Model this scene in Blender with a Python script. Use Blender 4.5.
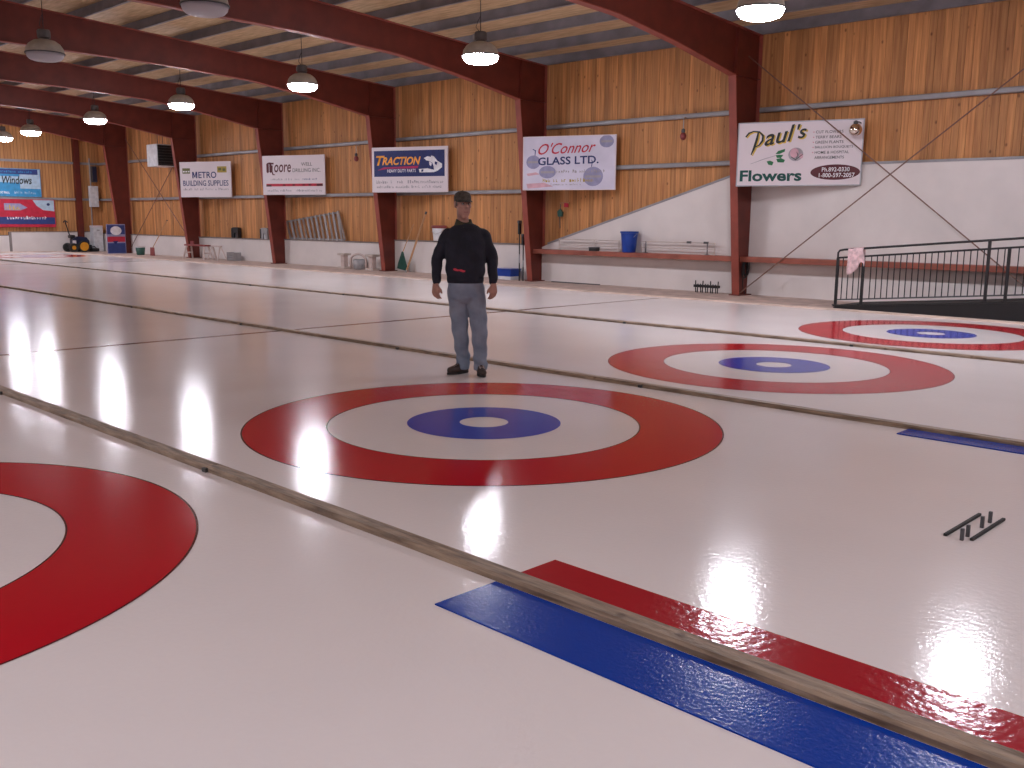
import bpy, bmesh, math, random
from mathutils import Vector, Matrix
from mathutils.bvhtree import BVHTree

random.seed(7)
for o in list(bpy.data.objects):
    bpy.data.objects.remove(o)
SC = bpy.context.scene
COL = SC.collection

# ------------------------------------------------------------------ camera
# world: +x runs down the sheets, the boarded side wall stands at y = -13.9, z is up, ice at z = 0
cd = bpy.data.cameras.new('camera')
cam = bpy.data.objects.new('camera', cd)
COL.objects.link(cam)
cd.sensor_width = 36.0
cd.lens = 957.5 / 1024 * 36.0
cd.clip_end = 300
_r = Vector((-0.7146545, -0.6994257, 0.0085182))
_u = Vector((0.1239995, -0.1146956, 0.9856313))
_f = Vector((0.6883989, -0.7054421, -0.1686962))
cam.matrix_world = Matrix(((_r.x, _u.x, -_f.x, -5.28526), (_r.y, _u.y, -_f.y, 5.10557),
                           (_r.z, _u.z, -_f.z, 1.56188), (0, 0, 0, 1)))
SC.camera = cam

# ------------------------------------------------------------------ world, exposure
wd = bpy.data.worlds.new('world')
SC.world = wd
wd.use_nodes = True
wd.node_tree.nodes['Background'].inputs[0].default_value = (0.5, 0.55, 0.65, 1)
wd.node_tree.nodes['Background'].inputs[1].default_value = 0.02
SC.view_settings.view_transform = 'Standard'
SC.view_settings.look = 'None'
SC.view_settings.gamma = 1.0
SC.view_settings.use_curve_mapping = False
SC.view_settings.exposure = 0.70
LAMP_POWER = 74.0            # radiance of each lit lens
LAMP_COLOR = (0.97, 0.97, 1.08)


# ------------------------------------------------------------------ materials
def new_mat(name):
    m = bpy.data.materials.new(name)
    m.use_nodes = True
    nt = m.node_tree
    return m, nt, nt.nodes['Principled BSDF']


def noise_color(nt, scale, c0, c1, p0=0.35, p1=0.65, stretch=(1, 1, 1), detail=4, coord='Object'):
    tc = nt.nodes.new('ShaderNodeTexCoord')
    mp = nt.nodes.new('ShaderNodeMapping')
    mp.inputs['Scale'].default_value = stretch
    nz = nt.nodes.new('ShaderNodeTexNoise')
    nz.inputs['Scale'].default_value = scale
    nz.inputs['Detail'].default_value = detail
    rp = nt.nodes.new('ShaderNodeValToRGB')
    rp.color_ramp.elements[0].position = p0
    rp.color_ramp.elements[1].position = p1
    rp.color_ramp.elements[0].color = (*c0, 1)
    rp.color_ramp.elements[1].color = (*c1, 1)
    nt.links.new(tc.outputs[coord], mp.inputs[0])
    nt.links.new(mp.outputs[0], nz.inputs['Vector'])
    nt.links.new(nz.outputs[0], rp.inputs[0])
    return rp.outputs[0], nz, mp


def add_bump(nt, bs, scale, strength, dist=0.01, stretch=(1, 1, 1), detail=3):
    tc = nt.nodes.new('ShaderNodeTexCoord')
    mp = nt.nodes.new('ShaderNodeMapping')
    mp.inputs['Scale'].default_value = stretch
    nz = nt.nodes.new('ShaderNodeTexNoise')
    nz.inputs['Scale'].default_value = scale
    nz.inputs['Detail'].default_value = detail
    bp = nt.nodes.new('ShaderNodeBump')
    bp.inputs['Strength'].default_value = strength
    bp.inputs['Distance'].default_value = dist
    nt.links.new(tc.outputs['Object'], mp.inputs[0])
    nt.links.new(mp.outputs[0], nz.inputs['Vector'])
    nt.links.new(nz.outputs[0], bp.inputs['Height'])
    nt.links.new(bp.outputs[0], bs.inputs['Normal'])
    return bp


def simple(name, c, rough=0.5, metal=0.0, var=0.12, scale=6.0, bump=0.0, ior=None, stretch=(1, 1, 1)):
    m, nt, bs = new_mat(name)
    c0 = tuple(max(0, v * (1 - var)) for v in c)
    c1 = tuple(min(1, v * (1 + var)) for v in c)
    out, _, _ = noise_color(nt, scale, c0, c1, stretch=stretch)
    nt.links.new(out, bs.inputs['Base Color'])
    bs.inputs['Roughness'].default_value = rough
    bs.inputs['Metallic'].default_value = metal
    if ior:
        bs.inputs['IOR'].default_value = ior
    if bump:
        add_bump(nt, bs, scale * 6, bump, 0.01)
    return m


def ice_mat(name, c, rough=0.13, bump=0.07, scale=34.0, spec=0.36):
    m, nt, bs = new_mat(name)
    c0 = tuple(v * 0.95 for v in c)
    out, _, _ = noise_color(nt, 0.9, c0, c, 0.3, 0.7)
    nt.links.new(out, bs.inputs['Base Color'])
    bs.inputs['Roughness'].default_value = rough
    bs.inputs['IOR'].default_value = 1.31
    bs.inputs['Specular IOR Level'].default_value = spec
    tc = nt.nodes.new('ShaderNodeTexCoord')
    n1 = nt.nodes.new('ShaderNodeTexNoise')
    n1.inputs['Scale'].default_value = scale
    n1.inputs['Detail'].default_value = 2
    n2 = nt.nodes.new('ShaderNodeTexNoise')
    n2.inputs['Scale'].default_value = 2.2
    n2.inputs['Detail'].default_value = 2
    b1 = nt.nodes.new('ShaderNodeBump')
    b1.inputs['Strength'].default_value = bump
    b1.inputs['Distance'].default_value = 0.012
    b2 = nt.nodes.new('ShaderNodeBump')
    b2.inputs['Strength'].default_value = 0.03
    b2.inputs['Distance'].default_value = 0.02
    nt.links.new(tc.outputs['Object'], n1.inputs['Vector'])
    nt.links.new(tc.outputs['Object'], n2.inputs['Vector'])
    nt.links.new(n1.outputs[0], b1.inputs['Height'])
    nt.links.new(n2.outputs[0], b2.inputs['Height'])
    nt.links.new(b2.outputs[0], b1.inputs['Normal'])
    nt.links.new(b1.outputs[0], bs.inputs['Normal'])
    return m


def wood_mat(name, dark, light, stretch, rough=0.6, rnd=0.35, spots=True):
    """boards: grain stretched along the board, tone by board, sparse knots"""
    m, nt, bs = new_mat(name)
    out, nz, mp = noise_color(nt, 9.0, dark, light, 0.3, 0.72, stretch=stretch, detail=6)
    oi = nt.nodes.new('ShaderNodeObjectInfo')
    ad = nt.nodes.new('ShaderNodeVectorMath')
    ad.operation = 'ADD'
    tc = nt.nodes.new('ShaderNodeTexCoord')
    nt.links.new(tc.outputs['Object'], ad.inputs[0])
    cb = nt.nodes.new('ShaderNodeCombineXYZ')
    ml = nt.nodes.new('ShaderNodeMath')
    ml.operation = 'MULTIPLY'
    ml.inputs[1].default_value = 57.0
    nt.links.new(oi.outputs['Random'], ml.inputs[0])
    nt.links.new(ml.outputs[0], cb.inputs[0])
    nt.links.new(ml.outputs[0], cb.inputs[2])
    nt.links.new(cb.outputs[0], ad.inputs[1])
    nt.links.new(ad.outputs[0], mp.inputs[0])
    hv = nt.nodes.new('ShaderNodeHueSaturation')
    mr = nt.nodes.new('ShaderNodeMapRange')
    mr.inputs['To Min'].default_value = 1 - rnd
    mr.inputs['To Max'].default_value = 1 + rnd * 0.6
    nt.links.new(oi.outputs['Random'], mr.inputs['Value'])
    nt.links.new(mr.outputs[0], hv.inputs['Value'])
    nt.links.new(out, hv.inputs['Color'])
    last = hv.outputs[0]
    if spots:
        vo = nt.nodes.new('ShaderNodeTexVoronoi')
        vo.inputs['Scale'].default_value = 3.2
        mp2 = nt.nodes.new('ShaderNodeMapping')
        mp2.inputs['Scale'].default_value = (1.4, 1.4, 0.9)
        nt.links.new(ad.outputs[0], mp2.inputs[0])
        nt.links.new(mp2.outputs[0], vo.inputs['Vector'])
        r2 = nt.nodes.new('ShaderNodeValToRGB')
        r2.color_ramp.elements[0].position = 0.05
        r2.color_ramp.elements[0].color = (0.30, 0.22, 0.18, 1)
        r2.color_ramp.elements[1].position = 0.13
        r2.color_ramp.elements[1].color = (1, 1, 1, 1)
        nt.links.new(vo.outputs['Distance'], r2.inputs[0])
        mx = nt.nodes.new('ShaderNodeMixRGB')
        mx.blend_type = 'MULTIPLY'
        mx.inputs[0].default_value = 0.8
        nt.links.new(last, mx.inputs[1])
        nt.links.new(r2.outputs[0], mx.inputs[2])
        last = mx.outputs[0]
    nt.links.new(last, bs.inputs['Base Color'])
    bs.inputs['Roughness'].default_value = rough
    return m


def striped_wood(name, dark, light, axis, pitch):
    """boarding too far away to tell the boards apart"""
    m, nt, bs = new_mat(name)
    st = [1.2, 1.2, 0.08]
    out, nz, mp = noise_color(nt, 6.0, dark, light, 0.3, 0.7, stretch=tuple(st))
    tc = nt.nodes.new('ShaderNodeTexCoord')
    sp = nt.nodes.new('ShaderNodeSeparateXYZ')
    nt.links.new(tc.outputs['Object'], sp.inputs[0])
    fr = nt.nodes.new('ShaderNodeMath')
    fr.operation = 'PINGPONG'
    fr.inputs[1].default_value = pitch / 2
    nt.links.new(sp.outputs[axis], fr.inputs[0])
    r2 = nt.nodes.new('ShaderNodeValToRGB')
    r2.color_ramp.elements[0].position = 0.003
    r2.color_ramp.elements[0].color = (0.35, 0.3, 0.25, 1)
    r2.color_ramp.elements[1].position = 0.012
    r2.color_ramp.elements[1].color = (1, 1, 1, 1)
    nt.links.new(fr.outputs[0], r2.inputs[0])
    mx = nt.nodes.new('ShaderNodeMixRGB')
    mx.blend_type = 'MULTIPLY'
    mx.inputs[0].default_value = 1
    nt.links.new(out, mx.inputs[1])
    nt.links.new(r2.outputs[0], mx.inputs[2])
    nt.links.new(mx.outputs[0], bs.inputs['Base Color'])
    bs.inputs['Roughness'].default_value = 0.65
    return m


def emit(name, c, s):
    m, nt, bs = new_mat(name)
    bs.inputs['Base Color'].default_value = (0.8, 0.8, 0.8, 1)
    bs.inputs['Emission Color'].default_value = (*c, 1)
    bs.inputs['Emission Strength'].default_value = s
    return m


def translucent(name, c, mixf=0.45):
    m, nt, bs = new_mat(name)
    bs.inputs['Base Color'].default_value = (*c, 1)
    bs.inputs['Roughness'].default_value = 0.35
    tr = nt.nodes.new('ShaderNodeBsdfTranslucent')
    tr.inputs[0].default_value = (*c, 1)
    mx = nt.nodes.new('ShaderNodeMixShader')
    mx.inputs[0].default_value = mixf
    nt.links.new(bs.outputs[0], mx.inputs[1])
    nt.links.new(tr.outputs[0], mx.inputs[2])
    nt.links.new(mx.outputs[0], nt.nodes['Material Output'].inputs[0])
    return m


M = {}
M['ice'] = ice_mat('ice', (0.78, 0.725, 0.715))
M['ice_red'] = ice_mat('ice_red', (0.48, 0.007, 0.018))
M['ice_blue'] = ice_mat('ice_blue', (0.028, 0.060, 0.44))
M['ring_edge'] = ice_mat('ring_edge', (0.10, 0.012, 0.016))
M['ice_line'] = ice_mat('ice_line', (0.17, 0.14, 0.13))
M['mat_blue'] = ice_mat('mat_blue', (0.002, 0.042, 0.33), rough=0.2, bump=0.14, scale=60, spec=0.3)
M['mat_red'] = ice_mat('mat_red', (0.36, 0.008, 0.018), rough=0.14, bump=0.16, scale=26)
M['concrete'] = simple('concrete', (0.52, 0.40, 0.35), 0.7, var=0.18, scale=3)
M['kerb'] = simple('kerb', (0.60, 0.47, 0.40), 0.6, var=0.2, scale=5, stretch=(0.3, 1, 1))
M['divider'] = wood_mat('divider', (0.12, 0.076, 0.048), (0.40, 0.295, 0.205), (0.5, 4, 4), rough=0.5, rnd=0.15)
add_bump(M['divider'].node_tree, M['divider'].node_tree.nodes['Principled BSDF'], 38, 0.5, 0.01, (0.5, 1, 1))
M['bracket'] = simple('bracket', (0.03, 0.03, 0.03), 0.5)
M['plank'] = wood_mat('plank', (0.41, 0.160, 0.052), (0.71, 0.335, 0.120), (2.2, 1, 0.10), rnd=0.28)
M['farwood'] = striped_wood('farwood', (0.40, 0.17, 0.06), (0.66, 0.33, 0.12), 1, 0.14)
M['leftwood'] = striped_wood('leftwood', (0.40, 0.17, 0.06), (0.66, 0.33, 0.12), 0, 0.14)
M['gap'] = simple('gap', (0.06, 0.035, 0.02), 0.9)
M['white_wall'] = simple('white_wall', (0.74, 0.68, 0.655), 0.55, var=0.05, scale=1.2)
M['cap'] = simple('cap', (0.22, 0.19, 0.18), 0.6)
M['girt'] = simple('girt', (0.30, 0.29, 0.30), 0.45, 0.2, var=0.15, scale=2)
M['purlin'] = simple('purlin', (0.20, 0.19, 0.215), 0.5, 0.1, var=0.18, scale=2)
M['deck'] = wood_mat('deck', (0.42, 0.26, 0.13), (0.66, 0.45, 0.26), (0.25, 1.6, 1), rnd=0.1, spots=False)
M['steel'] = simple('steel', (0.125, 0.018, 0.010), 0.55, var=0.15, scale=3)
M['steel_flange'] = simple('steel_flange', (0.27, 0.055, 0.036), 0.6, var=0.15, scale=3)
M['ledge'] = simple('ledge', (0.30, 0.085, 0.055), 0.5, var=0.2, scale=3)
M['rod'] = simple('rod', (0.20, 0.10, 0.075), 0.5)
M['sign_white'] = simple('sign_white', (0.74, 0.66, 0.69), 0.4, var=0.03, scale=1)
M['sign_pale'] = simple('sign_pale', (0.66, 0.63, 0.76), 0.4, var=0.08, scale=1.5)
M['frame_grey'] = simple('frame_grey', (0.42, 0.42, 0.46), 0.4)
M['ink_black'] = simple('ink_black', (0.015, 0.02, 0.018), 0.5)
M['ink_green'] = simple('ink_green', (0.0, 0.07, 0.06), 0.5)
M['ink_leaf'] = simple('ink_leaf', (0.02, 0.16, 0.06), 0.5)
M['ink_yellow'] = simple('ink_yellow', (0.62, 0.42, 0.06), 0.5)
M['ink_orange'] = simple('ink_orange', (0.85, 0.36, 0.04), 0.5)
M['ink_gold'] = simple('ink_gold', (0.42, 0.30, 0.05), 0.5)
M['ink_olive'] = simple('ink_olive', (0.14, 0.14, 0.04), 0.5)
M['ink_maroon'] = simple('ink_maroon', (0.09, 0.006, 0.012), 0.5)
M['ink_red'] = simple('ink_red', (0.50, 0.02, 0.05), 0.5)
M['ink_pink'] = simple('ink_pink', (0.62, 0.36, 0.42), 0.5)
M['ink_magenta'] = simple('ink_magenta', (0.40, 0.015, 0.10), 0.5)
M['ink_navy'] = simple('ink_navy', (0.012, 0.022, 0.13), 0.5)
M['ink_blue'] = simple('ink_blue', (0.03, 0.05, 0.20), 0.5)
M['ink_lav'] = simple('ink_lav', (0.30, 0.29, 0.46), 0.5)
M['ink_grey'] = simple('ink_grey', (0.36, 0.33, 0.36), 0.5)
M['ink_white'] = simple('ink_white', (0.78, 0.76, 0.80), 0.5)
M['ink_cyan'] = simple('ink_cyan', (0.04, 0.27, 0.52), 0.5)
M['ink_sky'] = simple('ink_sky', (0.42, 0.55, 0.66), 0.5)
M['black'] = simple('black', (0.012, 0.012, 0.014), 0.45)
M['rubber'] = simple('rubber', (0.02, 0.02, 0.02), 0.7)
M['dark_grey'] = simple('dark_grey', (0.07, 0.07, 0.075), 0.5)
M['grey'] = simple('grey', (0.33, 0.32, 0.33), 0.45)
M['grey_metal'] = simple('grey_metal', (0.42, 0.40, 0.39), 0.35, 0.7)
M['box_white'] = simple('box_white', (0.66, 0.66, 0.68), 0.45)
M['pvc'] = simple('pvc', (0.55, 0.47, 0.42), 0.4)
M['yellow'] = simple('yellow', (0.72, 0.30, 0.02), 0.4)
M['navy_body'] = simple('navy_body', (0.012, 0.018, 0.05), 0.35)
M['blue_plastic'] = simple('blue_plastic', (0.005, 0.05, 0.34), 0.3)
M['green_plastic'] = simple('green_plastic', (0.02, 0.085, 0.065), 0.5)
M['handle_wood'] = simple('handle_wood', (0.50, 0.27, 0.13), 0.5, stretch=(1, 1, 0.2))
M['bench_red'] = simple('bench_red', (0.26, 0.05, 0.05), 0.5)
M['pale_leg'] = simple('pale_leg', (0.60, 0.48, 0.44), 0.5)
M['cloth_pink'] = simple('cloth_pink', (0.70, 0.50, 0.51), 0.9, var=0.22, scale=12)
M['lamp_dome'] = simple('lamp_dome', (0.40, 0.37, 0.32), 0.4)
M['lens_off'] = translucent('lens_off', (0.62, 0.56, 0.60), 0.4)
M['lens_on'] = emit('lens_on', LAMP_COLOR, LAMP_POWER)
M['ballast'] = simple('ballast', (0.10, 0.09, 0.09), 0.45, 0.3)
M['chrome'] = simple('chrome', (0.82, 0.74, 0.66), 0.12, 1.0, var=0.05)
M['skin'] = simple('skin', (0.36, 0.19, 0.145), 0.55, var=0.12, scale=14)
M['lips'] = simple('lips', (0.30, 0.12, 0.10), 0.5)
M['eye'] = simple('eye', (0.35, 0.33, 0.32), 0.3)
M['pupil'] = simple('pupil', (0.02, 0.015, 0.012), 0.2)
M['hair'] = simple('hair', (0.11, 0.09, 0.08), 0.8, bump=0.4, scale=20)
M['sweater'] = simple('sweater', (0.011, 0.012, 0.022), 0.9, var=0.25, scale=9, bump=0.5)
M['shirt'] = simple('shirt', (0.045, 0.042, 0.022), 0.8)
M['cap_cloth'] = simple('cap_cloth', (0.055, 0.045, 0.036), 0.85, var=0.5, scale=26)
M['shoe'] = simple('shoe', (0.040, 0.022, 0.017), 0.6, var=0.4, scale=20)
M['sole'] = simple('sole', (0.015, 0.013, 0.012), 0.7)


def jeans_mat():
    m, nt, bs = new_mat('jeans')
    a, _, _ = noise_color(nt, 5.0, (0.125, 0.155, 0.215), (0.24, 0.28, 0.355), 0.3, 0.7)
    b, _, _ = noise_color(nt, 3.2, (0, 0, 0), (1, 1, 1), 0.52, 0.75)
    mx = nt.nodes.new('ShaderNodeMixRGB')
    mx.inputs[2].default_value = (0.20, 0.145, 0.115, 1)
    ml = nt.nodes.new('ShaderNodeMath')
    ml.operation = 'MULTIPLY'
    ml.inputs[1].default_value = 0.55
    nt.links.new(b, ml.inputs[0])
    nt.links.new(ml.outputs[0], mx.inputs[0])
    nt.links.new(a, mx.inputs[1])
    nt.links.new(mx.outputs[0], bs.inputs['Base Color'])
    bs.inputs['Roughness'].default_value = 0.9
    add_bump(nt, bs, 8, 0.5, 0.03, (1, 1, 0.5))
    return m


M['jeans'] = jeans_mat()


# ------------------------------------------------------------------ helpers
class MB:
    """collects shapes into one mesh"""
    def __init__(self):
        self.v, self.f = [], []

    def add(self, vs, fs):
        n = len(self.v)
        self.v += [tuple(q) for q in vs]
        self.f += [tuple(i + n for i in q) for q in fs]
        return self

    def box(self, x0, x1, y0, y1, z0, z1):
        return self.hexa([(x0, y0), (x1, y0), (x1, y1), (x0, y1)], z0, z1)

    def hexa(self, poly, z0, z1):
        n = len(poly)
        vs = [(x, y, z0) for x, y in poly] + [(x, y, z1) for x, y in poly]
        fs = [tuple(range(n - 1, -1, -1)), tuple(range(n, 2 * n))]
        fs += [(i, (i + 1) % n, n + (i + 1) % n, n + i) for i in range(n)]
        return self.add(vs, fs)

    def prism_x(self, poly, x0, x1):
        """poly in (y,z) extruded along x"""
        n = len(poly)
        vs = [(x0, y, z) for y, z in poly] + [(x1, y, z) for y, z in poly]
        fs = [tuple(range(n - 1, -1, -1)), tuple(range(n, 2 * n))]
        fs += [(i, (i + 1) % n, n + (i + 1) % n, n + i) for i in range(n)]
        return self.add(vs, fs)

    def prism_y(self, poly, y0, y1):
        """poly in (x,z) extruded along y"""
        n = len(poly)
        vs = [(x, y0, z) for x, z in poly] + [(x, y1, z) for x, z in poly]
        fs = [tuple(range(n)), tuple(range(2 * n - 1, n - 1, -1))]
        fs += [(i, n + i, n + (i + 1) % n, (i + 1) % n) for i in range(n)]
        return self.add(vs, fs)

    def beam(self, a, b, w, h, up=(0, 0, 1)):
        a, b = Vector(a), Vector(b)
        d = (b - a).normalized()
        s = d.cross(Vector(up))
        if s.length < 1e-4:
            s = d.cross(Vector((1, 0, 0)))
        s.normalize()
        t = s.cross(d)
        vs = []
        for q in (a, b):
            for i, j in ((-1, -1), (1, -1), (1, 1), (-1, 1)):
                vs.append(q + s * (i * w / 2) + t * (j * h / 2))
        return self.add(vs, [(3, 2, 1, 0), (4, 5, 6, 7), (0, 1, 5, 4), (1, 2, 6, 5), (2, 3, 7, 6), (3, 0, 4, 7)])

    def tube(self, pts, r, n=8, close=True):
        pts = [Vector(q) for q in pts]
        rs = r if isinstance(r, (list, tuple)) else [r] * len(pts)
        base = len(self.v)
        prev = None
        for i, q in enumerate(pts):
            d = (pts[min(i + 1, len(pts) - 1)] - pts[max(i - 1, 0)]).normalized()
            if prev is None:
                s = d.cross(Vector((0, 0, 1)))
                if s.length < 1e-3:
                    s = d.cross(Vector((1, 0, 0)))
            else:
                s = prev - d * prev.dot(d)
            s.normalize()
            prev = s
            t = d.cross(s)
            for k in range(n):
                a = 2 * math.pi * k / n
                self.v.append(tuple(q + (s * math.cos(a) + t * math.sin(a)) * rs[i]))
        for i in range(len(pts) - 1):
            for k in range(n):
                a0 = base + i * n + k
                a1 = base + i * n + (k + 1) % n
                self.f.append((a0, a1, a1 + n, a0 + n))
        self.f.append(tuple(base + k for k in range(n - 1, -1, -1)))
        self.f.append(tuple(base + (len(pts) - 1) * n + k for k in range(n)))
        return self

    def lathe(self, prof, n=24, c=(0, 0, 0), caps=True):
        base = len(self.v)
        for r, z in prof:
            for k in range(n):
                a = 2 * math.pi * k / n
                self.v.append((c[0] + r * math.cos(a), c[1] + r * math.sin(a), c[2] + z))
        for i in range(len(prof) - 1):
            for k in range(n):
                a0 = base + i * n + k
                a1 = base + i * n + (k + 1) % n
                self.f.append((a0, a1, a1 + n, a0 + n))
        if caps:
            self.f.append(tuple(base + k for k in range(n - 1, -1, -1)))
            self.f.append(tuple(base + (len(prof) - 1) * n + k for k in range(n)))
        return self

    def disc_x(self, c, r, w, n=20):
        """short cylinder whose axis is the x axis"""
        vs, fs = [], []
        for sx in (-w / 2, w / 2):
            for k in range(n):
                a = 2 * math.pi * k / n
                vs.append((c[0] + sx, c[1] + r * math.cos(a), c[2] + r * math.sin(a)))
        fs = [tuple(range(n - 1, -1, -1)), tuple(range(n, 2 * n))]
        fs += [(k, (k + 1) % n, n + (k + 1) % n, n + k) for k in range(n)]
        return self.add(vs, fs)

    def ring(self, c, r0, r1, z, n=160, a0=0.0, a1=2 * math.pi):
        base = len(self.v)
        full = abs(a1 - a0 - 2 * math.pi) < 1e-6
        m = n if full else n + 1
        for k in range(m):
            a = a0 + (a1 - a0) * k / n
            self.v.append((c[0] + r0 * math.cos(a), c[1] + r0 * math.sin(a), z))
            self.v.append((c[0] + r1 * math.cos(a), c[1] + r1 * math.sin(a), z))
        for k in range(n):
            i = base + 2 * k
            j = base + 2 * ((k + 1) % m)
            self.f.append((i, i + 1, j + 1, j))
        return self

    def capsule(self, a, b, ra, rb, n=16, squash=None, m=6):
        """tapered limb with round ends; squash = (axis, factor) flattens it"""
        a, b = Vector(a), Vector(b)
        d = (b - a).normalized()
        s = d.cross(Vector((0, 1, 0)))
        if s.length < 1e-3:
            s = d.cross(Vector((1, 0, 0)))
        s.normalize()
        t = d.cross(s)
        ks, kt = 1.0, 1.0
        if squash:
            ks, kt = squash
        base = len(self.v)
        rows = []
        for i in range(1, m + 1):
            ph = math.pi / 2 * i / m
            rows.append((a - d * (ra * math.cos(ph)), ra * math.sin(ph)))
        for i in range(0, m):
            ph = math.pi / 2 * i / m
            rows.append((b + d * (rb * math.sin(ph)), rb * math.cos(ph)))
        for q, r in rows:
            for k in range(n):
                an = 2 * math.pi * k / n
                self.v.append(tuple(q + s * (math.cos(an) * r * ks) + t * (math.sin(an) * r * kt)))
        for i in range(len(rows) - 1):
            for k in range(n):
                a0 = base + i * n + k
                a1 = base + i * n + (k + 1) % n
                self.f.append((a0, a1, a1 + n, a0 + n))
        p0 = len(self.v)
        self.v.append(tuple(a - d * ra))
        self.v.append(tuple(b + d * rb))
        last = base + (len(rows) - 1) * n
        for k in range(n):
            self.f.append((p0, base + (k + 1) % n, base + k))
            self.f.append((p0 + 1, last + k, last + (k + 1) % n))
        return self

    def ellipsoid(self, c, r, n=20, m=12, rot=None):
        base = len(self.v)
        R = rot or Matrix.Identity(3)
        c = Vector(c)
        for i in range(1, m):
            ph = math.pi * i / m
            for k in range(n):
                a = 2 * math.pi * k / n
                self.v.append(tuple(c + R @ Vector((r[0] * math.sin(ph) * math.cos(a), r[1] * math.sin(ph) * math.sin(a), -r[2] * math.cos(ph)))))
        for i in range(m - 2):
            for k in range(n):
                a0 = base + i * n + k
                a1 = base + i * n + (k + 1) % n
                self.f.append((a0, a1, a1 + n, a0 + n))
        p0 = len(self.v)
        self.v.append(tuple(c + R @ Vector((0, 0, -r[2]))))
        self.v.append(tuple(c + R @ Vector((0, 0, r[2]))))
        last = base + (m - 2) * n
        for k in range(n):
            self.f.append((p0, base + (k + 1) % n, base + k))
            self.f.append((p0 + 1, last + k, last + (k + 1) % n))
        return self

    def loft(self, rings, n=28, power=2.4):
        """stacked super-elliptic sections (cx, cy, z, rx, ry)"""
        base = len(self.v)
        for cx, cy, z, rx, ry in rings:
            for k in range(n):
                a = 2 * math.pi * k / n
                c, s = math.cos(a), math.sin(a)
                self.v.append((cx + rx * math.copysign(abs(c) ** (2 / power), c), cy + ry * math.copysign(abs(s) ** (2 / power), s), z))
        for i in range(len(rings) - 1):
            for k in range(n):
                a0 = base + i * n + k
                a1 = base + i * n + (k + 1) % n
                self.f.append((a0, a1, a1 + n, a0 + n))
        self.f.append(tuple(base + k for k in range(n - 1, -1, -1)))
        last = base + (len(rings) - 1) * n
        self.f.append(tuple(last + k for k in range(n)))
        return self

    def mesh(self, name):
        me = bpy.data.meshes.new(name)
        me.from_pydata(self.v, [], self.f)
        me.update()
        return me

    def build(self, name, mat, parent=None, smooth=False, bevel=0.0, loc=None):
        me = self.mesh(name)
        bm = bmesh.new()
        bm.from_mesh(me)
        bmesh.ops.recalc_face_normals(bm, faces=bm.faces[:])
        if bevel:
            bmesh.ops.bevel(bm, geom=bm.edges[:], offset=bevel, segments=2, affect='EDGES', profile=0.5)
        bm.to_mesh(me)
        bm.free()
        return link(name, me, mat, parent, smooth, loc)


def link(name, me, mat, parent=None, smooth=False, loc=None):
    if mat is not None:
        me.materials.clear()
        me.materials.append(M[mat])
    if smooth:
        for q in me.polygons:
            q.use_smooth = True
    o = bpy.data.objects.new(name, me)
    COL.objects.link(o)
    if parent is not None:
        o.parent = parent
    if loc is not None:
        o.location = loc
    return o


def tag(o, label, cat, group=None):
    o['label'] = label
    o['category'] = cat
    if group:
        o['group'] = group
    return o


def thing(name, label, cat, loc=(0, 0, 0), rotz=0.0, group=None):
    o = bpy.data.objects.new(name, None)
    o.empty_display_size = 0.2
    COL.objects.link(o)
    o.location = loc
    o.rotation_euler = (0, 0, rotz)
    return tag(o, label, cat, group)


def structure(o):
    o['kind'] = 'structure'
    return o


def copy_thing(root, loc, rotz=None, label=None):
    r = root.copy()
    COL.objects.link(r)
    r.location = loc
    if rotz is not None:
        r.rotation_euler = (0, 0, rotz)
    if label:
        r['label'] = label
    for ch in list(root.children):
        c = ch.copy()
        COL.objects.link(c)
        c.parent = r
        for g in list(ch.children):
            d = g.copy()
            COL.objects.link(d)
            d.parent = c
    return r


# ================================================================== SETTING
SHEETS = [8.963, 4.481, 0.0, -4.481, -8.963]
FRAME_X = [-6.489 + 6.2206 * k for k in range(8)]      # x of the portal frames
X_BACK, X_FAR = -12.8, 40.35
Y_WALL = 14.05
ICE_X0, ICE_X1, ICE_Y = -5.9, 39.2, 11.35


def roof_z(y):                                          # top of the rafters
    return 6.4525 - 0.0685 * abs(y)


# floor and ice ------------------------------------------------------
floor = structure(MB().box(X_BACK, X_FAR + 0.2, -Y_WALL - 0.2, Y_WALL + 0.2, -0.30, -0.03).build('floor', 'concrete'))
MB().box(ICE_X0, ICE_X1, -ICE_Y, ICE_Y, -0.025, 0.0).build('ice_surface', 'ice', floor)
for sy in (-1, 1):
    y0, y1 = sorted((sy * ICE_Y, sy * (ICE_Y + 0.14)))
    for k in range(12):
        xa = ICE_X0 + k * (ICE_X1 - ICE_X0) / 12
        MB().box(xa + 0.004, xa + (ICE_X1 - ICE_X0) / 12 - 0.004, y0, y1, -0.03, 0.028).build('kerb_board', 'kerb', floor, bevel=0.006)
y = -ICE_Y
MB().box(ICE_X1, ICE_X1 + 0.14, -ICE_Y, ICE_Y, -0.03, 0.04).build('kerb_board', 'kerb', floor, bevel=0.006)
for tee in (0.0, 34.75):
    for yc in SHEETS:
        if tee == 0.0 and yc > 8:
            continue
        MB().ring((tee, yc), 1.213, 1.83, 0.0012).build('red_ring', 'ice_red', floor)
        MB().ring((tee, yc), 0.19, 0.60, 0.0012, 96).build('blue_ring', 'ice_blue', floor)
        if tee == 0.0:
            MB().ring((tee, yc), 1.826, 1.838, 0.0016).build('ring_outline', 'ring_edge', floor)
            MB().ring((tee, yc), 1.206, 1.216, 0.0016).build('ring_outline', 'ring_edge', floor)
for hx in (6.4, 28.35):
    for yc in SHEETS:
        MB().box(hx - 0.05, hx + 0.05, yc - 2.19, yc + 2.19, -0.002, 0.0011).build('hog_line', 'ice_line', floor)

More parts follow.
